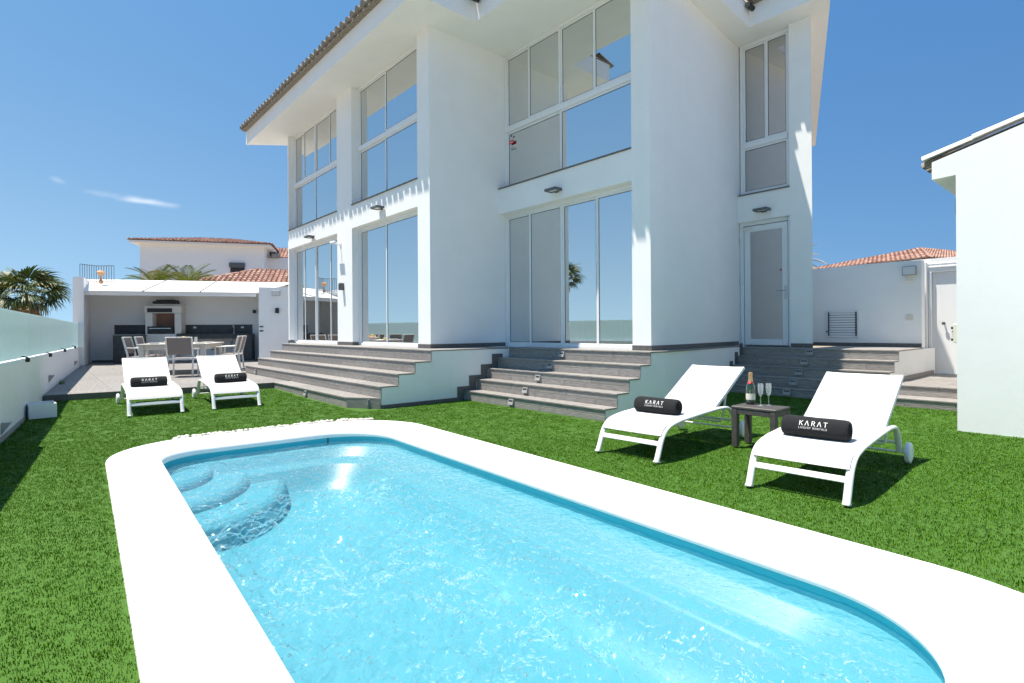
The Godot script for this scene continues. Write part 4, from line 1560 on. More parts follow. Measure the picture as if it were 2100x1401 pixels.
# ------------------------------------------------------------------ court between villa and outbuilding
func right_court() -> void:
	var tv := 11.25
	var w := thing("court_wall", "white wall with a louvred hatch closing the court beside the villa", "wall", P(3.1, 0.85, tv + 0.1))
	wpart("wall", grp([[2.47, 4.6, 0.851, 2.325, tv, tv + 0.2]]), M.white_plaster, w)
	wpart("skirting", grp([[2.472, 4.2, 0.852, 0.92, tv - 0.012, tv - 0.001]]), M.skirting, w)
	# hatch
	var g := grp([[3.386, 3.428, 1.011, 1.515, tv - 0.025, tv - 0.001, 0.003], [3.911, 3.953, 1.011, 1.515, tv - 0.025, tv - 0.001, 0.003], [3.428, 3.911, 1.011, 1.053, tv - 0.025, tv - 0.001, 0.003], [3.428, 3.911, 1.473, 1.515, tv - 0.025, tv - 0.001, 0.003]])
	var ht := wpart("hatch", g, M.gate_white, w)
	wpart("backing", grp([[3.43, 3.91, 1.055, 1.475, tv - 0.006, tv - 0.002]]), M.shutter_dark, ht)
	for k in 9:
		var y := 1.056 + k * 0.0465
		wpart("slat", grp([[3.435, 3.905, y + 0.004, y + 0.0425, tv - 0.016, tv - 0.0065, 0.002]]), M.gate_white, ht)
	for s in [3.443, 3.895]:
		wpart("hinge_bar", grp([[s - 0.008, s + 0.008, 1.042, 1.484, tv - 0.04, tv - 0.026, 0.002]]), M.shutter_dark, ht)
	wpart("latch", grp([[3.916, 3.943, 1.116, 1.137, tv - 0.05, tv - 0.026, 0.003]]), M.shutter_dark, ht)
	var sw := thing("wall_switch", "pale square switch plate on the court wall near the white door", "switch", P(2.64, 1.31, tv))
	wpart("plate", grp([[2.592, 2.686, 1.316, 1.41, tv - 0.018, tv - 0.002, 0.004]]), M.cream, sw)
	var fl := thing("floodlight", "grey-green floodlight on a bracket at the top of the court wall", "floodlight", P(2.62, 2.06, tv))
	wpart("housing", grp([[2.513, 2.718, 2.073, 2.23, tv - 0.12, tv - 0.07, 0.008]]), M.step_light, fl)
	wpart("lens", grp([[2.529, 2.702, 2.088, 2.215, tv - 0.127, tv - 0.121]]), M.pale_lens, fl)
	wpart("bracket", grp([[2.597, 2.66, 1.989, 2.083, tv - 0.09, tv - 0.002, 0.004]]), M.cream, fl)
	# white door in its recess
	var td := 12.05
	var d := thing("side_door", "plain white door in a moulded frame beside the outbuilding", "door", P(2.1, 0.374, td))
	wpart("wall", grp([[0, 3.772, 0, 0.37, td, td + 0.2], [2.546, 3.772, 0.371, 2.415, td, td + 0.2], [0, 1.572, 0.371, 2.415, td, td + 0.2], [1.572, 2.546, 2.174, 2.415, td, td + 0.2]]), M.white_plaster, d)
	wpart("moulding", grp([[0, 2.578, 2.248, 2.279, td - 0.02, td - 0.001, 0.005], [0, 2.578, 2.311, 2.326, td - 0.012, td - 0.001, 0.003]]), M.white_paint, d)
	wpart("door_frame", grp([[2.499, 2.544, 0.376, 2.172, td - 0.02, td + 0.12, 0.004], [1.574, 1.624, 0.376, 2.172, td - 0.02, td + 0.12, 0.004]]), M.gate_white, d)
	wpart("door_leaf", grp([[1.626, 2.497, 0.376, 2.171, td + 0.06, td + 0.1, 0.004]]), M.gate_white, d)
	g = MB.new()
	g.lathe(PackedVector2Array([Vector2(0.0, 0.0), Vector2(0.012, 0.0), Vector2(0.012, 0.04), Vector2(0.028, 0.05), Vector2(0.028, 0.07), Vector2(0.0, 0.08)]), 10, Transform3D(Basis(Vector3.BACK, PI / 2), P(2.33, 1.26, td + 0.06)))
	wpart("door_knob", g, M.lamp_grey, d)
	wpart("pier", grp([[2.551, 2.609, 0.376, 2.353, td - 0.08, td - 0.001, 0.01]]), M.white_plaster, d)


# ------------------------------------------------------------------ neighbouring houses
func C(x: float, y: float, d: float) -> Vector3:
	return Vector3(sin(TH), 0, -cos(TH)) * d + Vector3(cos(TH), 0, sin(TH)) * x + Vector3.UP * y


# rows of barrel tiles on a sloping four-cornered roof face: eave from a to b, ridge from d (above a) to c (above b)
func tiled_face(g: MB, a: Vector3, b: Vector3, c: Vector3, d: Vector3, pitch: float, course: float, tones: Array) -> void:
	var along := (b - a).normalized()
	var n := (b - a).cross(d - a).normalized()
	if n.y < 0:
		n = -n
	var up := n.cross(along).normalized()
	if up.y < 0:
		up = -up
	var L := (b - a).length()
	var H := (d - a).dot(up)
	var l0 := (d - a).dot(along)
	var l1 := (c - a).dot(along)
	g.quad(a, b, c, d, n)
	var cnt := int(L / pitch)
	for i in cnt:
		var x := (i + 0.5) * L / cnt
		var h := H
		if x < l0:
			h = H * x / maxf(l0, 0.001)
		elif x > l1:
			h = H * (L - x) / maxf(L - l1, 0.001)
		var y := -0.08
		while y < h:
			var e := minf(y + course * 1.06, h + 0.05)
			var tone: Color = tones[rng.randi() % tones.size()]
			g.col = tone * rng.randf_range(0.85, 1.15)
			var p0 := a + along * x + up * y + n * 0.02
			var p1 := a + along * x + up * e
			var r := pitch * 0.42
			var ring := []
			for k in 6:
				var an := PI * k / 5.0
				ring.append(along * cos(an) * r + n * sin(an) * r)
			for k in 5:
				g.quadn(p0 + ring[k], p0 + ring[k + 1], p1 + ring[k + 1] * 0.85, p1 + ring[k] * 0.85, ring[k].normalized(), ring[k + 1].normalized(), ring[k + 1].normalized(), ring[k].normalized())
			for k in range(1, 5):
				g.tri(p0 + ring[0], p0 + ring[k], p0 + ring[k + 1], -up)
			y += course


func house_at(called: String, label: String, base: Vector3, phi: float) -> Node3D:
	return thing(called, label, "house", base, "houses behind the villa", phi)


func hip_roof(root: Node3D, x0: float, x1: float, z0: float, z1: float, y: float, h: float, rx0: float, rx1: float, rz: float, pitch: float, course: float, faces := [true, true, true, true]) -> void:
	# z0 is the front eave (nearer the viewer), z1 the back
	var m := StandardMaterial3D.new()
	m = M.red_tiles
	var a := Vector3(x0, y, z0)
	var b := Vector3(x1, y, z0)
	var c := Vector3(x1, y, z1)
	var d := Vector3(x0, y, z1)
	var r0 := Vector3(rx0, y + h, rz)
	var r1 := Vector3(rx1, y + h, rz)
	var tones := [Color(0.36, 0.20, 0.15), Color(0.29, 0.15, 0.11), Color(0.44, 0.28, 0.22), Color(0.40, 0.235, 0.18)]
	var g := MB.new()
	g.tinted = true
	g.col = tones[1]
	if faces[0]:
		tiled_face(g, a, b, r1, r0, pitch, course, tones)
	if faces[1]:
		tiled_face(g, b, c, r1, r1, pitch, course, tones)
	if faces[2]:
		tiled_face(g, c, d, r0, r1, pitch, course * 3, tones)
	if faces[3]:
		tiled_face(g, d, a, r0, r0, pitch, course, tones)
	var o := part("roof", g, m, root)
	g = MB.new()
	g.box(Transform3D(Basis(), Vector3((x0 + x1) * 0.5, y - 0.11, (z0 + z1) * 0.5)), Vector3(x1 - x0 - 0.1, 0.16, absf(z1 - z0) - 0.1))
	part("eaves", g, M.white_plaster, o)


func neighbours() -> void:
	var rt := mat("red_tiles", 1, 1, 1, 0.85)
	rt.vertex_color_use_as_albedo = true
	# large white house behind the pavilion
	var h := house_at("neighbour_house", "large white house with red tiled hip roof behind the pavilion", C(-26.6, -1.6, 39.2), KPHI)
	var g := MB.new()
	g.box(Transform3D(Basis(), Vector3(4.1, 4.6, -4.2)), Vector3(8.2, 9.2, 8.4))
	part("wall", g, M.white_plaster, h)
	hip_roof(h, -0.55, 8.75, 0.55, -8.9, 9.35, 0.95, 3.2, 5.2, -4.2, 0.24, 0.42)
	g = MB.new()
	g.box(Transform3D(Basis(), Vector3(6.35, 6.95, 0.05)), Vector3(0.95, 1.35, 0.1), 0.01)
	var win := part("window", g, M.shutter_dark, h)
	g = MB.new()
	g.box(Transform3D(Basis(), Vector3(6.33, 7.75, 0.10)), Vector3(1.06, 0.36, 0.2), 0.02)
	part("shutter_case", g, M.lamp_grey, win)
	# lower wing to its right
	h = house_at("neighbour_house", "lower white wing with dark window right of the large house", C(-19.6, -1.6, 43.0), KPHI)
	g = MB.new()
	g.box(Transform3D(Basis(), Vector3(4.0, 4.3, -3.0)), Vector3(8.0, 8.6, 6.0))
	part("wall", g, M.white_plaster, h)
	hip_roof(h, -1.2, 9.0, -0.6, -6.4, 8.72, 1.1, 0.2, 7.0, -3.4, 0.24, 0.42)
	g = MB.new()
	g.box(Transform3D(Basis(), Vector3(2.5, 7.1, 0.05)), Vector3(2.3, 0.6, 0.1), 0.01)
	part("window", g, M.shutter_dark, h)
	g = MB.new()
	g.box(Transform3D(Basis(), Vector3(1.0, 8.72, 0.2)), Vector3(0.5, 0.35, 0.3), 0.02)
	g.box(Transform3D(Basis(), Vector3(0.5, 8.66, 0.2)), Vector3(0.35, 0.2, 0.3), 0.02)
	part("roof_unit", g, M.concrete_grey, h)
	# near low roof
	h = house_at("garden_house", "low house whose big red roof tiles rise just behind the pavilion", C(-17.2, -1.6, 29.0), KPHI)
	g = MB.new()
	g.box(Transform3D(Basis(), Vector3(4.2, 2.5, -3.2)), Vector3(7.6, 5.0, 5.4))
	part("wall", g, M.white_plaster, h)
	hip_roof(h, -0.4, 8.8, -0.1, -6.3, 5.35, 1.15, 3.0, 6.0, -3.2, 0.26, 0.4)
	# roof seen over the court wall on the right
	h = house_at("neighbour_house", "salmon tiled roof of a house showing above the court wall on the right", C(21.9, -1.15, 27.8), -TH + 0.42)
	g = MB.new()
	g.box(Transform3D(Basis(), Vector3(5.0, 2.8, -3.5)), Vector3(8.6, 5.6, 6.0))
	part("wall", g, M.white_plaster, h)
	hip_roof(h, -1.6, 10.6, 0.3, -7.2, 5.75, 1.25, 4.2, 7.0, -3.4, 0.24, 0.4)


# ------------------------------------------------------------------ palms
func fan_frond(sd: int, dead: bool) -> ArrayMesh:
	var r := RandomNumberGenerator.new()
	r.seed = sd
	var g := MB.new()
	g.tinted = true
	var L := r.randf_range(0.75, 0.95)
	var green := Color(0.30, 0.185, 0.09) if dead else Color(0.075, 0.115, 0.03)
	g.col = green * 1.25
	var droop := 0.18
	var prev := Vector3.ZERO
	for i in 4:
		var x := L * (i + 1) / 4.0
		var p := Vector3(x, -droop * x * x, 0)
		var w := Vector3(0, 0, 0.018)
		g.quad(prev - w, prev + w, p + w, p - w, Vector3.UP)
		prev = p
	var n := 22
	for k in n:
		var a := lerpf(-1.75, 1.75, float(k) / (n - 1)) + r.randf_range(-0.05, 0.05)
		var len := 0.85 * (1.0 - 0.16 * absf(a)) * r.randf_range(0.85, 1.08)
		var d := Vector3(cos(a), 0, sin(a))
		var w := Vector3(-sin(a), 0, cos(a))
		var tone := r.randf_range(0.65, 1.35)
		g.col = green * tone
		if not dead and r.randf() < 0.22:
			g.col = Color(0.20, 0.19, 0.06) * tone
		var m1 := prev + d * len * 0.55 + Vector3.UP * (-0.08 * len + r.randf_range(-0.03, 0.03))
		var m2 := prev + d * len * 0.82 + Vector3.UP * (-0.30 * len - r.randf_range(0.0, 0.08))
		var tip := prev + d * len * 0.92 + Vector3.UP * (-0.58 * len - r.randf_range(0.0, 0.15))
		var fold := Vector3.UP * 0.02
		g.quad(prev, m1 - w * 0.042, m1 + fold, prev, Vector3.UP)
		g.quad(prev, m1 + w * 0.042, m1 + fold, prev, Vector3.UP)
		g.quad(m1 - w * 0.042, m1 + w * 0.042, m2 + w * 0.02, m2 - w * 0.02, Vector3.UP)
		g.tri(m2 - w * 0.02, m2 + w * 0.02, tip, Vector3.UP)
	return g.mesh()


func feather_frond(sd: int, tint: Color) -> ArrayMesh:
	var r := RandomNumberGenerator.new()
	r.seed = sd
	var g := MB.new()
	g.tinted = true
	var pts := []
	var n := 26
	for i in n + 1:
		var u := float(i) / n
		pts.append(Vector3(1.9 * u * (1.0 - 0.16 * u), -0.95 * u * u, r.randf_range(-0.01, 0.01)))
	for i in n:
		g.col = tint * 1.2
		var w := Vector3(0, 0, lerpf(0.022, 0.004, float(i) / n))
		g.quad(pts[i] - w, pts[i] + w, pts[i + 1] + w, pts[i + 1] - w, Vector3.UP)
		if i < 3:
			continue
		for sg in [-1.0, 1.0]:
			var u := float(i) / n
			var len := 0.42 * sin(PI * clampf(u * 0.92 + 0.08, 0, 1)) + 0.1
			g.col = tint * r.randf_range(0.6, 1.4)
			var d := Vector3(0.65, 0.22 - 0.5 * u, sg).normalized()
			var q: Vector3 = pts[i]
			var ww := Vector3(0.016, 0, 0)
			var m := q + d * len * 0.6
			var t := q + d * len + Vector3.DOWN * len * 0.28
			g.quad(q - ww * 0.5, q + ww * 0.5, m + ww, m - ww, Vector3.UP)
			g.tri(m - ww, m + ww, t, Vector3.UP)
	return g.mesh()


func palm(label: String, base: Vector3, trunk_h: float, r: float, size: float, live: Array, dead: Array, count: int, skirt: int, low := -0.35) -> void:
	var o := thing("palm_tree", label, "palm tree", base, "palms around the plot")
	var g := MB.new()
	var path := PackedVector3Array()
	var rad := []
	for i in 9:
		var u := i / 8.0
		path.append(Vector3(0.12 * sin(u * 2.0), trunk_h * u, 0.08 * u))
		rad.append(r * (1.25 - 0.35 * u) * (1.0 + 0.05 * sin(i * 2.4)))
	g.tube(path, rad, 10)
	part("trunk", g, M.bark, o)
	var topv := path[8]
	for k in count + skirt:
		var isdead := k >= count
		var f := float(k) / count
		var el := lerpf(1.35, low, pow(f, 0.8)) if not isdead else rng.randf_range(-1.35, -0.6)
		var az := k * 2.39996 + rng.randf_range(-0.25, 0.25)
		var m: ArrayMesh = dead[k % dead.size()] if isdead else live[k % live.size()]
		var fr := part("frond", m, M.frond, o)
		var sc := size * rng.randf_range(0.85, 1.12) * (0.8 if isdead else 1.0)
		fr.transform = Transform3D(Basis(Vector3.UP, az) * Basis(Vector3.BACK, el) * Basis(Vector3.RIGHT, rng.randf_range(-0.35, 0.35)) * Basis().scaled(Vector3.ONE * sc), topv + Vector3.UP * rng.randf_range(-0.12, 0.05))


func palms() -> void:
	var live := [fan_frond(1, false), fan_frond(2, false), fan_frond(3, false)]
	var dead := [fan_frond(4, true), fan_frond(5, true)]
	palm("fan palm with brown skirt beyond the glass at the left edge", C(-22.3, -1.6, 25.0), 4.55, 0.2, 1.0, live, dead, 34, 16)
	palm("tall fan palm outside the garden wall, mirrored in the middle sliding door", P(18.25, -1.6, -5.0), 5.2, 0.17, 0.62, live, dead, 28, 14)
	var fa := [feather_frond(11, Color(0.22, 0.24, 0.05)), feather_frond(12, Color(0.27, 0.25, 0.07)), feather_frond(13, Color(0.16, 0.20, 0.04))]
	palm("left feathery yellow-green palm behind the pavilion roof", C(-17.7, -1.6, 27.0), 5.05, 0.17, 0.80, fa, fa, 44, 0, -0.2)
	palm("right feathery yellow-green palm behind the pavilion roof", C(-16.4, -1.6, 27.4), 5.1, 0.17, 0.84, fa, fa, 44, 0, -0.2)
	palm("small feathery palm just left of the low red tiled roof", C(-15.0, -1.6, 27.6), 4.8, 0.15, 0.5, fa, fa, 34, 0, -0.2)
	var dry := [feather_frond(21, Color(0.30, 0.22, 0.10)), feather_frond(22, Color(0.24, 0.19, 0.08))]
	palm("dry palm whose frond tips show past the villa's right corner", C(10.05, -1.6, 20.0), 5.2, 0.17, 0.62, dry, dry, 22, 6, -0.3)


# ------------------------------------------------------------------ sun loungers and towels
func curve_of(pts: Array, n: int) -> PackedVector3Array:
	var c := Curve3D.new()
	for i in pts.size():
		var a: Vector3 = pts[maxi(i - 1, 0)]
		var b: Vector3 = pts[mini(i + 1, pts.size() - 1)]
		var t := (b - a) / 6.0
		c.add_point(pts[i], -t, t)
	var out := PackedVector3Array()
	var L := c.get_baked_length()
	for i in n + 1:
		out.append(c.sample_baked(L * i / n, true))
	return out


func sheet(g: MB, path: PackedVector3Array, w: float, th: float, sag := 0.0) -> void:
	# a strip of cloth across z, sagging a little in the middle
	var cols := 8
	var grid := []
	for i in path.size():
		var d := (path[mini(i + 1, path.size() - 1)] - path[maxi(i - 1, 0)]).normalized()
		var n := Vector3.BACK.cross(d).normalized()
		if n.y < 0:
			n = -n
		var row := []
		for k in cols + 1:
			var u := 2.0 * k / cols - 1.0
			row.append([path[i] + Vector3(0, 0, u * w) - n * sag * (1.0 - u * u), n])
		grid.append(row)
	for i in path.size() - 1:
		for k in cols:
			var a: Array = grid[i][k]
			var b: Array = grid[i][k + 1]
			var c: Array = grid[i + 1][k + 1]
			var d2: Array = grid[i + 1][k]
			g.quadn(a[0], b[0], c[0], d2[0], a[1], b[1], c[1], d2[1])
			g.quadn(a[0] - a[1] * th, b[0] - b[1] * th, c[0] - c[1] * th, d2[0] - d2[1] * th, -a[1], -b[1], -c[1], -d2[1])
		for k in [0, cols]:
			var a: Array = grid[i][k]
			var c: Array = grid[i + 1][k]
			g.quad(a[0], c[0], c[0] - c[1] * th, a[0] - a[1] * th, Vector3(0, 0, -1 if k == 0 else 1))
	for i in [0, path.size() - 1]:
		for k in cols:
			var a: Array = grid[i][k]
			var b: Array = grid[i][k + 1]
			g.quad(a[0], b[0], b[0] - b[1] * th, a[0] - a[1] * th, Vector3(-1 if i == 0 else 1, 0, 0))


func make_lounger(label: String) -> Node3D:
	var o := thing("sun_lounger", label, "sun lounger", Vector3.ZERO, "white sling sun loungers")
	var prof := [Vector3(0, 0.012, 0), Vector3(0.035, 0.085, 0), Vector3(0.078, 0.18, 0), Vector3(0.13, 0.25, 0), Vector3(0.22, 0.297, 0), Vector3(0.38, 0.322, 0), Vector3(0.65, 0.338, 0), Vector3(0.95, 0.350, 0), Vector3(1.2, 0.355, 0), Vector3(1.38, 0.345, 0), Vector3(1.48, 0.30, 0), Vector3(1.55, 0.21, 0), Vector3(1.60, 0.105, 0)]
	var g: MB
	var path := curve_of(prof, 44)
	for sg in [-1.0, 1.0]:
		g = MB.new()
		var p := PackedVector3Array()
		for q in path:
			p.append(q + Vector3(0, 0, sg * 0.322))
		g.tube(p, 0.026, 10, 0.72, Vector3(0, 0, 1))
		part("side_rail", g, M.white_metal, o)
		g = MB.new()
		g.box(Transform3D(Basis(Vector3.BACK, -0.2), Vector3(0.004, 0.008, sg * 0.322)), Vector3(0.06, 0.016, 0.046), 0.004)
		part("foot", g, M.white_paint, o)
	g = MB.new()
	g.box(Transform3D(Basis(Vector3.BACK, -0.35), Vector3(0.066, 0.155, 0)), Vector3(0.014, 0.044, 0.61), 0.004)
	part("front_crossbar", g, M.white_metal, o)
	# seat cloth
	g = MB.new()
	var seat := PackedVector3Array()
	for q in path:
		if q.x > 0.085 and q.x < 1.14 and q.y > 0.15:
			var k := seat.size()
			seat.append(q + Vector3(-0.02 if q.x < 0.2 else 0.0, 0.022, 0))
	sheet(g, seat, 0.322, 0.006, 0.006)
	part("seat_cloth", g, M.sling, o)
	# raised back
	g = MB.new()
	var back := curve_of([Vector3(1.13, 0.372, 0), Vector3(1.35, 0.485, 0), Vector3(1.6, 0.625, 0), Vector3(1.84, 0.755, 0)], 12)
	sheet(g, back, 0.312, 0.008, 0.012)
	part("back_cloth", g, M.sling, o)
	for sg in [-1.0, 1.0]:
		g = MB.new()
		var p := PackedVector3Array()
		for q in back:
			p.append(q + Vector3(0.012, -0.018, sg * 0.302))
		g.tube(p, 0.014, 8)
		part("back_frame", g, M.white_metal, o)
	g = MB.new()
	g.tube(PackedVector3Array([Vector3(1.835, 0.735, -0.3), Vector3(1.835, 0.735, 0.3)]), 0.014, 8)
	part("back_frame", g, M.white_metal, o)
	g = MB.new()
	g.tube(PackedVector3Array([Vector3(1.5, 0.55, -0.27), Vector3(1.40, 0.21, -0.26), Vector3(1.40, 0.19, -0.23), Vector3(1.40, 0.19, 0.23), Vector3(1.40, 0.21, 0.26), Vector3(1.5, 0.55, 0.27)]), 0.010, 8)
	part("back_stay", g, M.white_metal, o)
	g = MB.new()
	g.tube(PackedVector3Array([Vector3(1.56, 0.19, -0.32), Vector3(1.56, 0.19, 0.32)]), 0.012, 8)
	part("crossbar", g, M.white_metal, o)
	g = MB.new()
	g.tube(PackedVector3Array([Vector3(0.72, 0.30, -0.31), Vector3(0.72, 0.30, 0.31)]), 0.012, 8)
	part("crossbar", g, M.white_metal, o)
	for sg in [-1.0, 1.0]:
		g = MB.new()
		var R := 0.092
		g.lathe(PackedVector2Array([Vector2(0.0, -0.022), Vector2(R * 0.8, -0.022), Vector2(R * 0.95, -0.016), Vector2(R, -0.004), Vector2(R, 0.006), Vector2(R * 0.94, 0.018), Vector2(R * 0.6, 0.026), Vector2(R * 0.25, 0.022), Vector2(0.0, 0.022)]), 28, Transform3D(Basis(Vector3.RIGHT, sg * PI / 2), Vector3(1.66, R, sg * 0.378)))
		part("wheel", g, M.white_paint, o)
	g = MB.new()
	g.tube(PackedVector3Array([Vector3(1.66, 0.092, -0.36), Vector3(1.66, 0.092, 0.36)]), 0.010, 8)
	part("axle", g, M.white_metal, o)
	return o


func letters(words: String, height: float, spacing: int, bold := false) -> Array:
	var f := SystemFont.new()
	f.font_names = PackedStringArray(["Droid Sans"])
	var fv := FontVariation.new()
	fv.base_font = f
	fv.spacing_glyph = spacing
	var t := TextMesh.new()
	t.text = words
	t.font = fv
	t.font_size = 48
	t.pixel_size = height / 35.0
	t.depth = 0.003
	t.curve_step = 2.0
	return t.surface_get_arrays(0)


# lettering bent round the towel roll
func wrap_text(g: MB, arr: Array, R: float, th0: float) -> void:
	var v: PackedVector3Array = arr[Mesh.ARRAY_VERTEX]
	var ix: PackedInt32Array = arr[Mesh.ARRAY_INDEX]
	var w := PackedVector3Array()
	for q in v:
		var th := th0 + q.y / R
		w.append(Vector3(-cos(th), sin(th), 0) * (R + q.z) + Vector3(0, 0, q.x))
	for k in range(0, ix.size(), 3):
		var nn := (w[ix[k]] + w[ix[k + 1]] + w[ix[k + 2]])
		nn.z = 0
		g.tri(w[ix[k]], w[ix[k + 1]], w[ix[k + 2]], nn)


func make_towel(label: String) -> Node3D:
	var o := thing("rolled_towel", label, "towel", Vector3.ZERO, "rolled black towels on the loungers")
	var g := MB.new()
	var R := 0.079
	var L := 0.238
	var nz := noise(111, 6.0)
	# the roll, its edges soft and its ends showing the coil
	var prof := [[0.0, -L + 0.016], [0.012, -L + 0.006], [0.02, -L + 0.014], [0.03, -L + 0.003], [0.037, -L + 0.012], [0.047, -L + 0.002], [0.055, -L + 0.011], [0.066, -L + 0.006], [R - 0.004, -L + 0.018], [R, -L + 0.04]]
	var rows := []
	for e in prof:
		rows.append(e)
	for i in 9:
		rows.append([R, lerpf(-L + 0.06, L - 0.06, i / 8.0)])
	for i in range(prof.size() - 1, -1, -1):
		rows.append([prof[i][0], -prof[i][1]])
	var sides := 36
	var pts := []
	for e in rows:
		var ring := PackedVector3Array()
		for k in sides:
			var a := TAU * k / sides
			var r: float = e[0] * (1.0 + 0.022 * nz.get_noise_3d(cos(a) * 0.12, sin(a) * 0.12, e[1]) * 2.0)
			# slightly flattened where it lies, with a lip where the outer fold ends
			var y := sin(a) * r
			if y < -R * 0.86:
				y = lerpf(y, -R * 0.86, 0.7)
			ring.append(Vector3(cos(a) * r, y, e[1]))
		pts.append(ring)
	for i in rows.size() - 1:
		for k in sides:
			var k2 := (k + 1) % sides
			var flatn: bool = rows[i][0] < R - 0.006 or rows[i + 1][0] < R - 0.006
			if flatn:
				var hint := Vector3(0, 0, signf(rows[i][1] + rows[i + 1][1]))
				g.quad(pts[i][k], pts[i][k2], pts[i + 1][k2], pts[i + 1][k], hint)
			else:
				var n0 := Vector3(pts[i][k].x, pts[i][k].y, 0).normalized()
				var n1 := Vector3(pts[i][k2].x, pts[i][k2].y, 0).normalized()
				g.quadn(pts[i][k], pts[i][k2], pts[i + 1][k2], pts[i + 1][k], n0, n1, n1, n0)
	var roll := part("roll", g, M.towel, o)
	g = MB.new()
	wrap_text(g, letters("KΛRΛT", 0.040, 10), R + 0.002, 0.50)
	part("lettering", g, M.embroidery, roll)
	g = MB.new()
	wrap_text(g, letters("LUXURY RENTALS", 0.0155, 6), R + 0.002, 0.06)
	part("lettering", g, M.embroidery, roll)
	return o


func loungers() -> void:
	var spots := [
		[1.631, 4.045, 0.062, "white sling sun lounger nearest the camera, right of the small side table"],
		[3.16, 4.115, 0.05, "white sling sun lounger in front of the middle steps, left of the side table"],
		[9.305, 1.274, PI / 2 - 0.045, "white sling sun lounger on the far grass, nearer the garden wall"],
		[9.27, 2.336, PI / 2 - 0.06, "white sling sun lounger on the far grass, nearer the wide steps"]]
	var tl := ["black rolled towel with white lettering on the nearest sun lounger", "black rolled towel with white lettering on the lounger before the middle steps", "black rolled towel on the far lounger nearer the garden wall", "black rolled towel on the far lounger nearer the wide steps"]
	var at := [0.46, 0.55, 0.70, 0.62]
	var first := make_lounger(spots[0][3])
	var tw := make_towel(tl[0])
	for i in 4:
		var o: Node3D = first if i == 0 else copy_of(first, "sun_lounger", spots[i][3])
		o.position = P(spots[i][0], lawn_y(spots[i][0], spots[i][1]) + 0.012, spots[i][1])
		o.rotation.y = spots[i][2]
		var t: Node3D = tw if i == 0 else copy_of(tw, "rolled_towel", tl[i])
		t.rotation.y = spots[i][2] + [0.0, 0.03, -0.02, 0.05][i]
		t.position = o.position + o.basis * Vector3(at[i], 0.352 + 0.068, [0.0, 0.0, -0.03, 0.02][i])


# ------------------------------------------------------------------ side table with champagne
func small_table() -> void:
	var base := P(2.513, 0.012, 5.43)
	var o := thing("side_table", "low charcoal side table standing between the two near loungers", "table", base, "", 0.02)
	var g := MB.new()
	g.box(Transform3D(Basis(), Vector3(0, 0.396, 0)), Vector3(0.34, 0.028, 0.44), 0.006)
	part("table_top", g, M.charcoal, o)
	for sx in [-1.0, 1.0]:
		for sz in [-1.0, 1.0]:
			g = MB.new()
			g.box(Transform3D(Basis(), Vector3(sx * 0.139, 0.192, sz * 0.189)), Vector3(0.058, 0.379, 0.058), 0.005)
			part("leg", g, M.charcoal, o)
		g = MB.new()
		g.box(Transform3D(Basis(), Vector3(sx * 0.145, 0.357, 0)), Vector3(0.042, 0.048, 0.319), 0.004)
		part("apron", g, M.charcoal, o)
	for sz in [-1.0, 1.0]:
		g = MB.new()
		g.box(Transform3D(Basis(), Vector3(0, 0.357, sz * 0.195)), Vector3(0.219, 0.048, 0.042), 0.004)
		part("apron", g, M.charcoal, o)
	var top := base.y + 0.4105
	var b := thing("champagne_bottle", "green champagne bottle with gold foil neck and red seal on the side table", "bottle", P(2.645, top, 5.50))
	var G := func(arr: Array) -> PackedVector2Array:
		var q := PackedVector2Array()
		for e in arr:
			q.append(Vector2(e[0], e[1]))
		return q
	g = MB.new()
	g.lathe(G.call([[0, 0], [0.040, 0.0], [0.0435, 0.006], [0.044, 0.02], [0.044, 0.155], [0.041, 0.178], [0.033, 0.205], [0.024, 0.228], [0.0185, 0.25], [0.0165, 0.30], [0.0, 0.30]]), 32)
	part("glass_body", g, M.bottle_glass, b)
	g = MB.new()
	g.lathe(G.call([[0.0265, 0.222], [0.0205, 0.25], [0.018, 0.285], [0.0185, 0.292], [0.019, 0.318], [0.0165, 0.325], [0.0, 0.326]]), 24)
	part("foil", g, M.gold_foil, b)
	g = MB.new()
	g.lathe(G.call([[0.0445, 0.048], [0.0448, 0.05], [0.0448, 0.108], [0.0445, 0.11]]), 32)
	part("label_paper", g, M.paper_label, b)
	g = MB.new()
	g.lathe(G.call([[0.0447, 0.004], [0.0450, 0.006], [0.0450, 0.026], [0.0445, 0.028]]), 32)
	part("base_band", g, M.black_label, b)
	g = MB.new()
	g.lathe(G.call([[0.0, 0.0], [0.016, 0.0], [0.016, 0.003], [0.0, 0.005]]), 16, Transform3D(Basis(Vector3.BACK, 1.05), Vector3(-0.0262, 0.218, 0.0)))
	g.lathe(G.call([[0.0278, 0.212], [0.0285, 0.215], [0.0250, 0.232], [0.0243, 0.229]]), 24)
	part("seal", g, M.red_seal, b)
	var n := 0
	for e in [[2.522, 5.455], [2.478, 5.535]]:
		var f := thing("champagne_flute", ["empty champagne flute nearer the bottle on the side table", "empty champagne flute farther right on the side table"][n], "glass", P(e[0], top, e[1]), "champagne flutes")
		n += 1
		g = MB.new()
		g.lathe(G.call([[0.0, 0.0], [0.031, 0.0], [0.031, 0.002], [0.012, 0.005], [0.0045, 0.012], [0.0042, 0.085], [0.009, 0.096], [0.021, 0.125], [0.0265, 0.165], [0.0255, 0.222], [0.0245, 0.222], [0.0252, 0.165], [0.020, 0.128], [0.008, 0.101], [0.0, 0.097]]), 24)
		part("bowl", g, M.clear_glass, f)


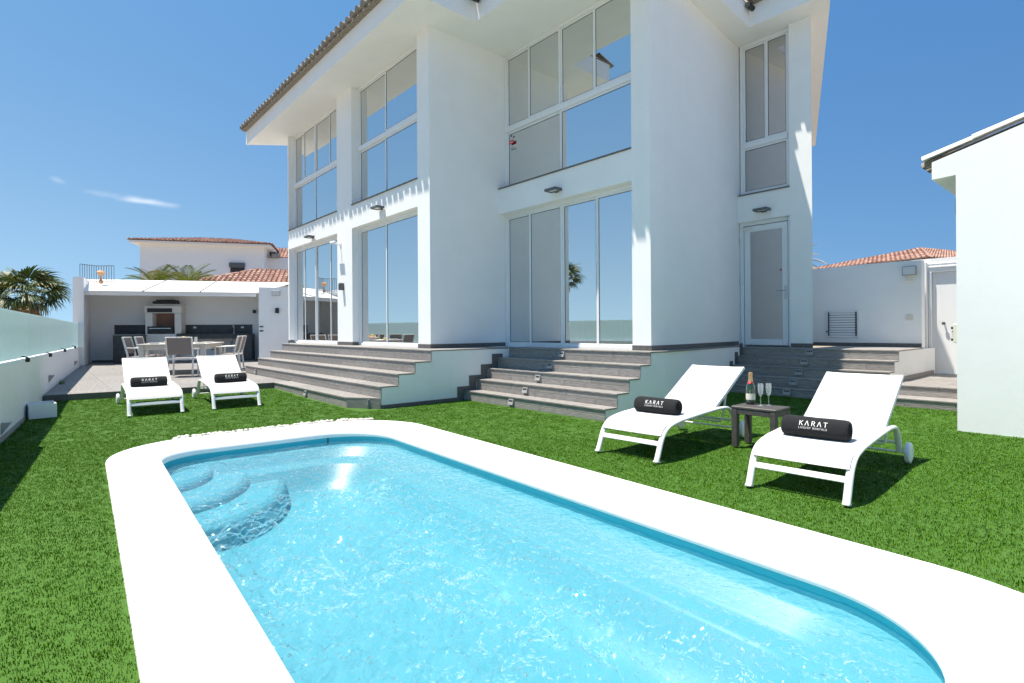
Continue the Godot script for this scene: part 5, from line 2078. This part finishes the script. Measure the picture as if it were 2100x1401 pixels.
# ------------------------------------------------------------------ dining set on the terrace
func make_chair(label: String) -> Node3D:
	# faces -z; origin on the floor under the seat
	var o := thing("dining_chair", label, "chair", Vector3.ZERO, "white garden chairs at the dining table")
	var g: MB
	for sx in [-1.0, 1.0]:
		g = MB.new()
		g.bar(Vector3(sx * 0.26, 0, -0.24), Vector3(sx * 0.26, 0.62, -0.22), 0.03, 0.04, 0.005)
		part("leg", g, M.warm_white, o)
		g = MB.new()
		g.bar(Vector3(sx * 0.26, 0, 0.27), Vector3(sx * 0.26, 0.46, 0.22), 0.03, 0.04, 0.005)
		g.bar(Vector3(sx * 0.26, 0.46, 0.22), Vector3(sx * 0.26, 0.92, 0.33), 0.03, 0.04, 0.005)
		part("leg", g, M.warm_white, o)
		g = MB.new()
		g.bar(Vector3(sx * 0.265, 0.635, -0.26), Vector3(sx * 0.265, 0.655, 0.26), 0.045, 0.025, 0.006)
		part("armrest", g, M.warm_white, o)
		g = MB.new()
		g.bar(Vector3(sx * 0.25, 0.42, -0.235), Vector3(sx * 0.25, 0.42, 0.225), 0.03, 0.035, 0.005)
		part("seat_rail", g, M.warm_white, o)
	g = MB.new()
	g.bar(Vector3(-0.235, 0.42, -0.235), Vector3(0.235, 0.42, -0.235), 0.03, 0.035, 0.005)
	g.bar(Vector3(-0.245, 0.42, 0.235), Vector3(0.245, 0.42, 0.235), 0.03, 0.035, 0.005)
	part("seat_rail", g, M.warm_white, o)
	g = MB.new()
	g.box(Transform3D(Basis(), Vector3(0, 0.437, 0)), Vector3(0.47, 0.008, 0.44), 0.002)
	part("seat", g, M.taupe_sling, o)
	g = MB.new()
	g.bar(Vector3(0, 0.52, 0.236), Vector3(0, 0.905, 0.328), 0.49, 0.008, 0.002)
	part("backrest", g, M.taupe_sling, o)
	g = MB.new()
	g.bar(Vector3(-0.245, 0.915, 0.33), Vector3(0.245, 0.915, 0.33), 0.03, 0.025, 0.005)
	part("top_rail", g, M.warm_white, o)
	return o


func dining() -> void:
	var ctr := C(-8.55, 0.156, 14.26)
	var Kx := Vector3(0.912, 0, 0.41)
	var Kb := Vector3(0.41, 0, -0.912)
	var o := thing("dining_table", "square whitewashed wooden dining table laid on the terrace", "table", ctr, "", KPHI)
	var g: MB
	for k in 7:
		g = MB.new()
		g.box(Transform3D(Basis(), Vector3(0, 0.735, -0.87 + k * 0.29)), Vector3(1.5, 0.035, 0.284), 0.004)
		part("plank", g, M.table_white, o)
	g = MB.new()
	for sz in [-0.93, 0.93]:
		g.box(Transform3D(Basis(), Vector3(0, 0.66, sz)), Vector3(1.2, 0.11, 0.03), 0.003)
	for sx in [-0.68, 0.68]:
		g.box(Transform3D(Basis(), Vector3(sx, 0.66, 0)), Vector3(0.03, 0.11, 1.7), 0.003)
	part("apron", g, M.table_white, o)
	for sx in [-0.66, 0.66]:
		for sz in [-0.91, 0.91]:
			g = MB.new()
			g.box(Transform3D(Basis(), Vector3(sx, 0.358, sz)), Vector3(0.11, 0.716, 0.11), 0.006)
			part("leg", g, M.table_white, o)
	# a, b in the table's axes, turn
	var seats := [
		[0.40, -1.62, PI, "garden chair with its back to the camera at the near end of the table"],
		[-0.85, -0.30, PI / 2, "garden chair on the table's left side, nearer the camera"],
		[-0.85, 0.50, PI / 2, "garden chair on the table's left side, farther away"],
		[0.98, 0.15, -PI / 2, "garden chair on the table's right side, nearer the camera"],
		[0.98, 0.80, -PI / 2, "garden chair on the table's right side, farther away"]]
	var first := make_chair(seats[0][3])
	for i in seats.size():
		var e: Array = seats[i]
		var c: Node3D = first if i == 0 else copy_of(first, "dining_chair", e[3])
		c.position = ctr + Kx * e[0] + Kb * e[1]
		c.rotation.y = KPHI - e[2] + (PI if i == 0 else 0.0)
	# tableware
	var top := ctr + Vector3.UP * 0.7535
	var pl := MB.new()
	pl.lathe(PackedVector2Array([Vector2(0, 0), Vector2(0.08, 0.0), Vector2(0.14, 0.018), Vector2(0.142, 0.022), Vector2(0.08, 0.008), Vector2(0, 0.006)]), 20)
	var pmesh := pl.mesh()
	var words := ["white plate at the near left corner of the dining table", "white plate at the near right corner of the dining table", "white plate on the far left of the dining table", "white plate on the far right of the dining table"]
	var n := 0
	for e in [[-0.45, -0.72], [0.52, -0.6], [-0.5, 0.25], [0.5, 0.3]]:
		var p := single("plate", pmesh, M.white_metal, words[n], "plate", "plates on the dining table")
		p.position = top + Kx * e[0] + Kb * e[1]
		n += 1
	var bw := thing("fruit_bowl", "bowl of peach-coloured bread and fruit in the middle of the table", "bowl", top + Kx * 0.05 + Kb * -0.2)
	g = MB.new()
	g.lathe(PackedVector2Array([Vector2(0, 0), Vector2(0.09, 0.0), Vector2(0.21, 0.07), Vector2(0.215, 0.075), Vector2(0.1, 0.015), Vector2(0, 0.01)]), 20)
	part("bowl", g, M.warm_white, bw)
	for k in 7:
		g = MB.new()
		var r := 0.055
		g.lathe(PackedVector2Array([Vector2(0, -r), Vector2(r * 0.7, -r * 0.7), Vector2(r, 0), Vector2(r * 0.7, r * 0.7), Vector2(0, r)]), 10, Transform3D(Basis(Vector3.BACK, k * 0.7).scaled(Vector3(1.3, 0.9, 1.0)), Vector3(cos(k * 1.0) * (0.09 if k < 6 else 0.0), 0.075 + (0.05 if k == 6 else 0.0), sin(k * 1.0) * (0.09 if k < 6 else 0.0))))
		part("fruit", g, M.peach if k % 3 else M.yellow_fruit, bw)
	var nk := thing("napkin", "yellow folded napkin on the dining table beside the bowl", "napkin", top + Kx * -0.2 + Kb * -0.55)
	g = MB.new()
	g.box(Transform3D(Basis(Vector3.UP, 0.4), Vector3(0, 0.03, 0)), Vector3(0.16, 0.06, 0.1), 0.02)
	part("cloth", g, M.yellow_fruit, nk)
	n = 0
	for e in [[-0.12, -0.35], [0.2, 0.35], [-0.35, 0.0]]:
		var f := thing("drinking_glass", ["clear tumbler near the yellow napkin on the dining table", "clear tumbler at the far side of the dining table", "clear tumbler left of the fruit bowl on the dining table"][n], "glass", top + Kx * e[0] + Kb * e[1], "glasses on the dining table")
		n += 1
		g = MB.new()
		g.lathe(PackedVector2Array([Vector2(0, 0), Vector2(0.032, 0.0), Vector2(0.04, 0.15), Vector2(0.038, 0.15), Vector2(0.03, 0.008), Vector2(0, 0.008)]), 16)
		part("tumbler", g, M.clear_glass, f)


# ------------------------------------------------------------------ lamps and small fittings
func wall_light(label: String, s: float, y: float, t: float) -> void:
	var o := thing("wall_light", label, "wall light", P(s, y, t), "grey wall lights above the openings")
	var g := MB.new()
	for e in [[-0.13, 0.13, -0.19, -0.155], [-0.13, 0.13, -0.05, -0.015], [-0.13, -0.095, -0.154, -0.051], [0.095, 0.13, -0.154, -0.051]]:
		g.box(Transform3D(Basis(), Vector3((e[2] + e[3]) * 0.5, 0, (e[0] + e[1]) * 0.5)), Vector3(e[3] - e[2], 0.045, e[1] - e[0]), 0.004)
	g.box(Transform3D(Basis(), Vector3(-0.10, 0.016, 0)), Vector3(0.103, 0.012, 0.189))
	part("housing", g, M.lamp_grey, o)
	g = MB.new()
	g.box(Transform3D(Basis(), Vector3(-0.10, -0.006, 0)), Vector3(0.1, 0.012, 0.186))
	part("lens", g, M.pale_lens, o)
	g = MB.new()
	g.box(Transform3D(Basis(), Vector3(-0.008, 0, 0)), Vector3(0.012, 0.07, 0.1), 0.003)
	part("wall_plate", g, M.lamp_grey, o)


func step_light(label: String, at: Vector3, turn := 0.0) -> void:
	# a hooded light on a riser; looks towards -x
	var o := thing("step_light", label, "step light", at, "hooded lights on the step risers", turn)
	var g := MB.new()
	var w := 0.055
	var hh := 0.042
	var q := [Vector3(-0.001, -hh, -w), Vector3(-0.001, -hh, w), Vector3(-0.040, -hh, w), Vector3(-0.040, -hh, -w), Vector3(-0.001, hh, -w), Vector3(-0.001, hh, w), Vector3(-0.014, hh, w), Vector3(-0.014, hh, -w)]
	g.quad(q[3], q[2], q[6], q[7], Vector3(-1, 0.3, 0))
	g.quad(q[4], q[5], q[6], q[7], Vector3.UP)
	g.quad(q[0], q[3], q[7], q[4], Vector3.FORWARD)
	g.quad(q[1], q[2], q[6], q[5], Vector3.BACK)
	g.quad(q[0], q[1], q[2], q[3], Vector3.DOWN)
	g.quad(q[0], q[1], q[5], q[4], Vector3.RIGHT)
	part("hood", g, M.step_light, o)
	var face := (q[6] - q[2]).normalized() as Vector3
	var out := Vector3(-face.y, face.x, 0)
	for k in 3:
		g = MB.new()
		g.box(Transform3D(Basis(out, face, Vector3.BACK), (q[2] + q[7]) * 0.5 + face * 0.017 + out * 0.001 + Vector3(0, 0, (k - 1) * 0.030)), Vector3(0.004, 0.026, 0.023))
		part("slot", g, M.dark_lens, o)


func fittings() -> void:
	wall_light("grey wall light over the farthest sliding door", 13.70, 3.56, T1)
	wall_light("grey wall light over the two-pane sliding door beside the tall pillar", 10.05, 3.66, T1)
	wall_light("grey wall light over the middle four-pane sliding door", 6.66, 3.60, T2)
	wall_light("grey wall light over the narrow glazed back door", 4.58, 3.36, T3)
	var nth := ["lowest", "second", "third", "fourth", "top"]
	var r2 := [5.53, 5.78, 6.04, 6.29, 6.535]
	var y2 := [0.085, 0.25, 0.43, 0.61, 0.79]
	var s2 := [6.42, 6.37, 6.35, 6.33, 6.30]
	for k in 5:
		step_light("step light on the %s riser of the steps to the middle door" % nth[k], P(s2[k], y2[k], r2[k]))
	var r3 := [8.94, 9.17, 9.39, 9.62, 9.85]
	var y3 := [0.185, 0.325, 0.475, 0.63, 0.785]
	for k in 5:
		step_light("step light on the %s riser of the shaded steps" % nth[k], P(3.71, y3[k], r3[k]))
	step_light("step light on the slanted cut end of the wide steps", P(7.80, 0.10, 3.838), -0.98)
	step_light("step light on the long front riser of the wide steps", P(9.85, 0.09, 3.62))
	step_light("step light on the second riser of the wide steps, far left", P(14.0, 0.25, 3.95))
	# camera and sensor on the pillar between the far windows
	var o := thing("security_camera", "small white security camera on the pillar between the far windows", "camera", P(12.05, 3.17, T1))
	var g := MB.new()
	g.box(Transform3D(Basis(), Vector3(-0.01, 0, 0)), Vector3(0.02, 0.08, 0.08), 0.005)
	g.tube(PackedVector3Array([Vector3(-0.02, 0, 0), Vector3(-0.16, 0.02, -0.03)]), 0.015, 8)
	part("bracket", g, M.white_paint, o)
	g = MB.new()
	g.tube(PackedVector3Array([Vector3(-0.16, 0.045, -0.16), Vector3(-0.16, 0.03, 0.09)]), 0.035, 12)
	part("body", g, M.white_paint, o)
	o = thing("motion_sensor", "small dark square lamp on the pillar between the far windows", "lamp", P(11.92, 2.2, T1))
	g = MB.new()
	g.box(Transform3D(Basis(), Vector3(-0.05, 0, 0)), Vector3(0.098, 0.16, 0.09), 0.006)
	part("housing", g, M.lamp_grey, o)
	g = MB.new()
	g.box(Transform3D(Basis(), Vector3(-0.102, 0, 0)), Vector3(0.006, 0.1, 0.07), 0.002)
	part("lens", g, M.dark_lens, o)
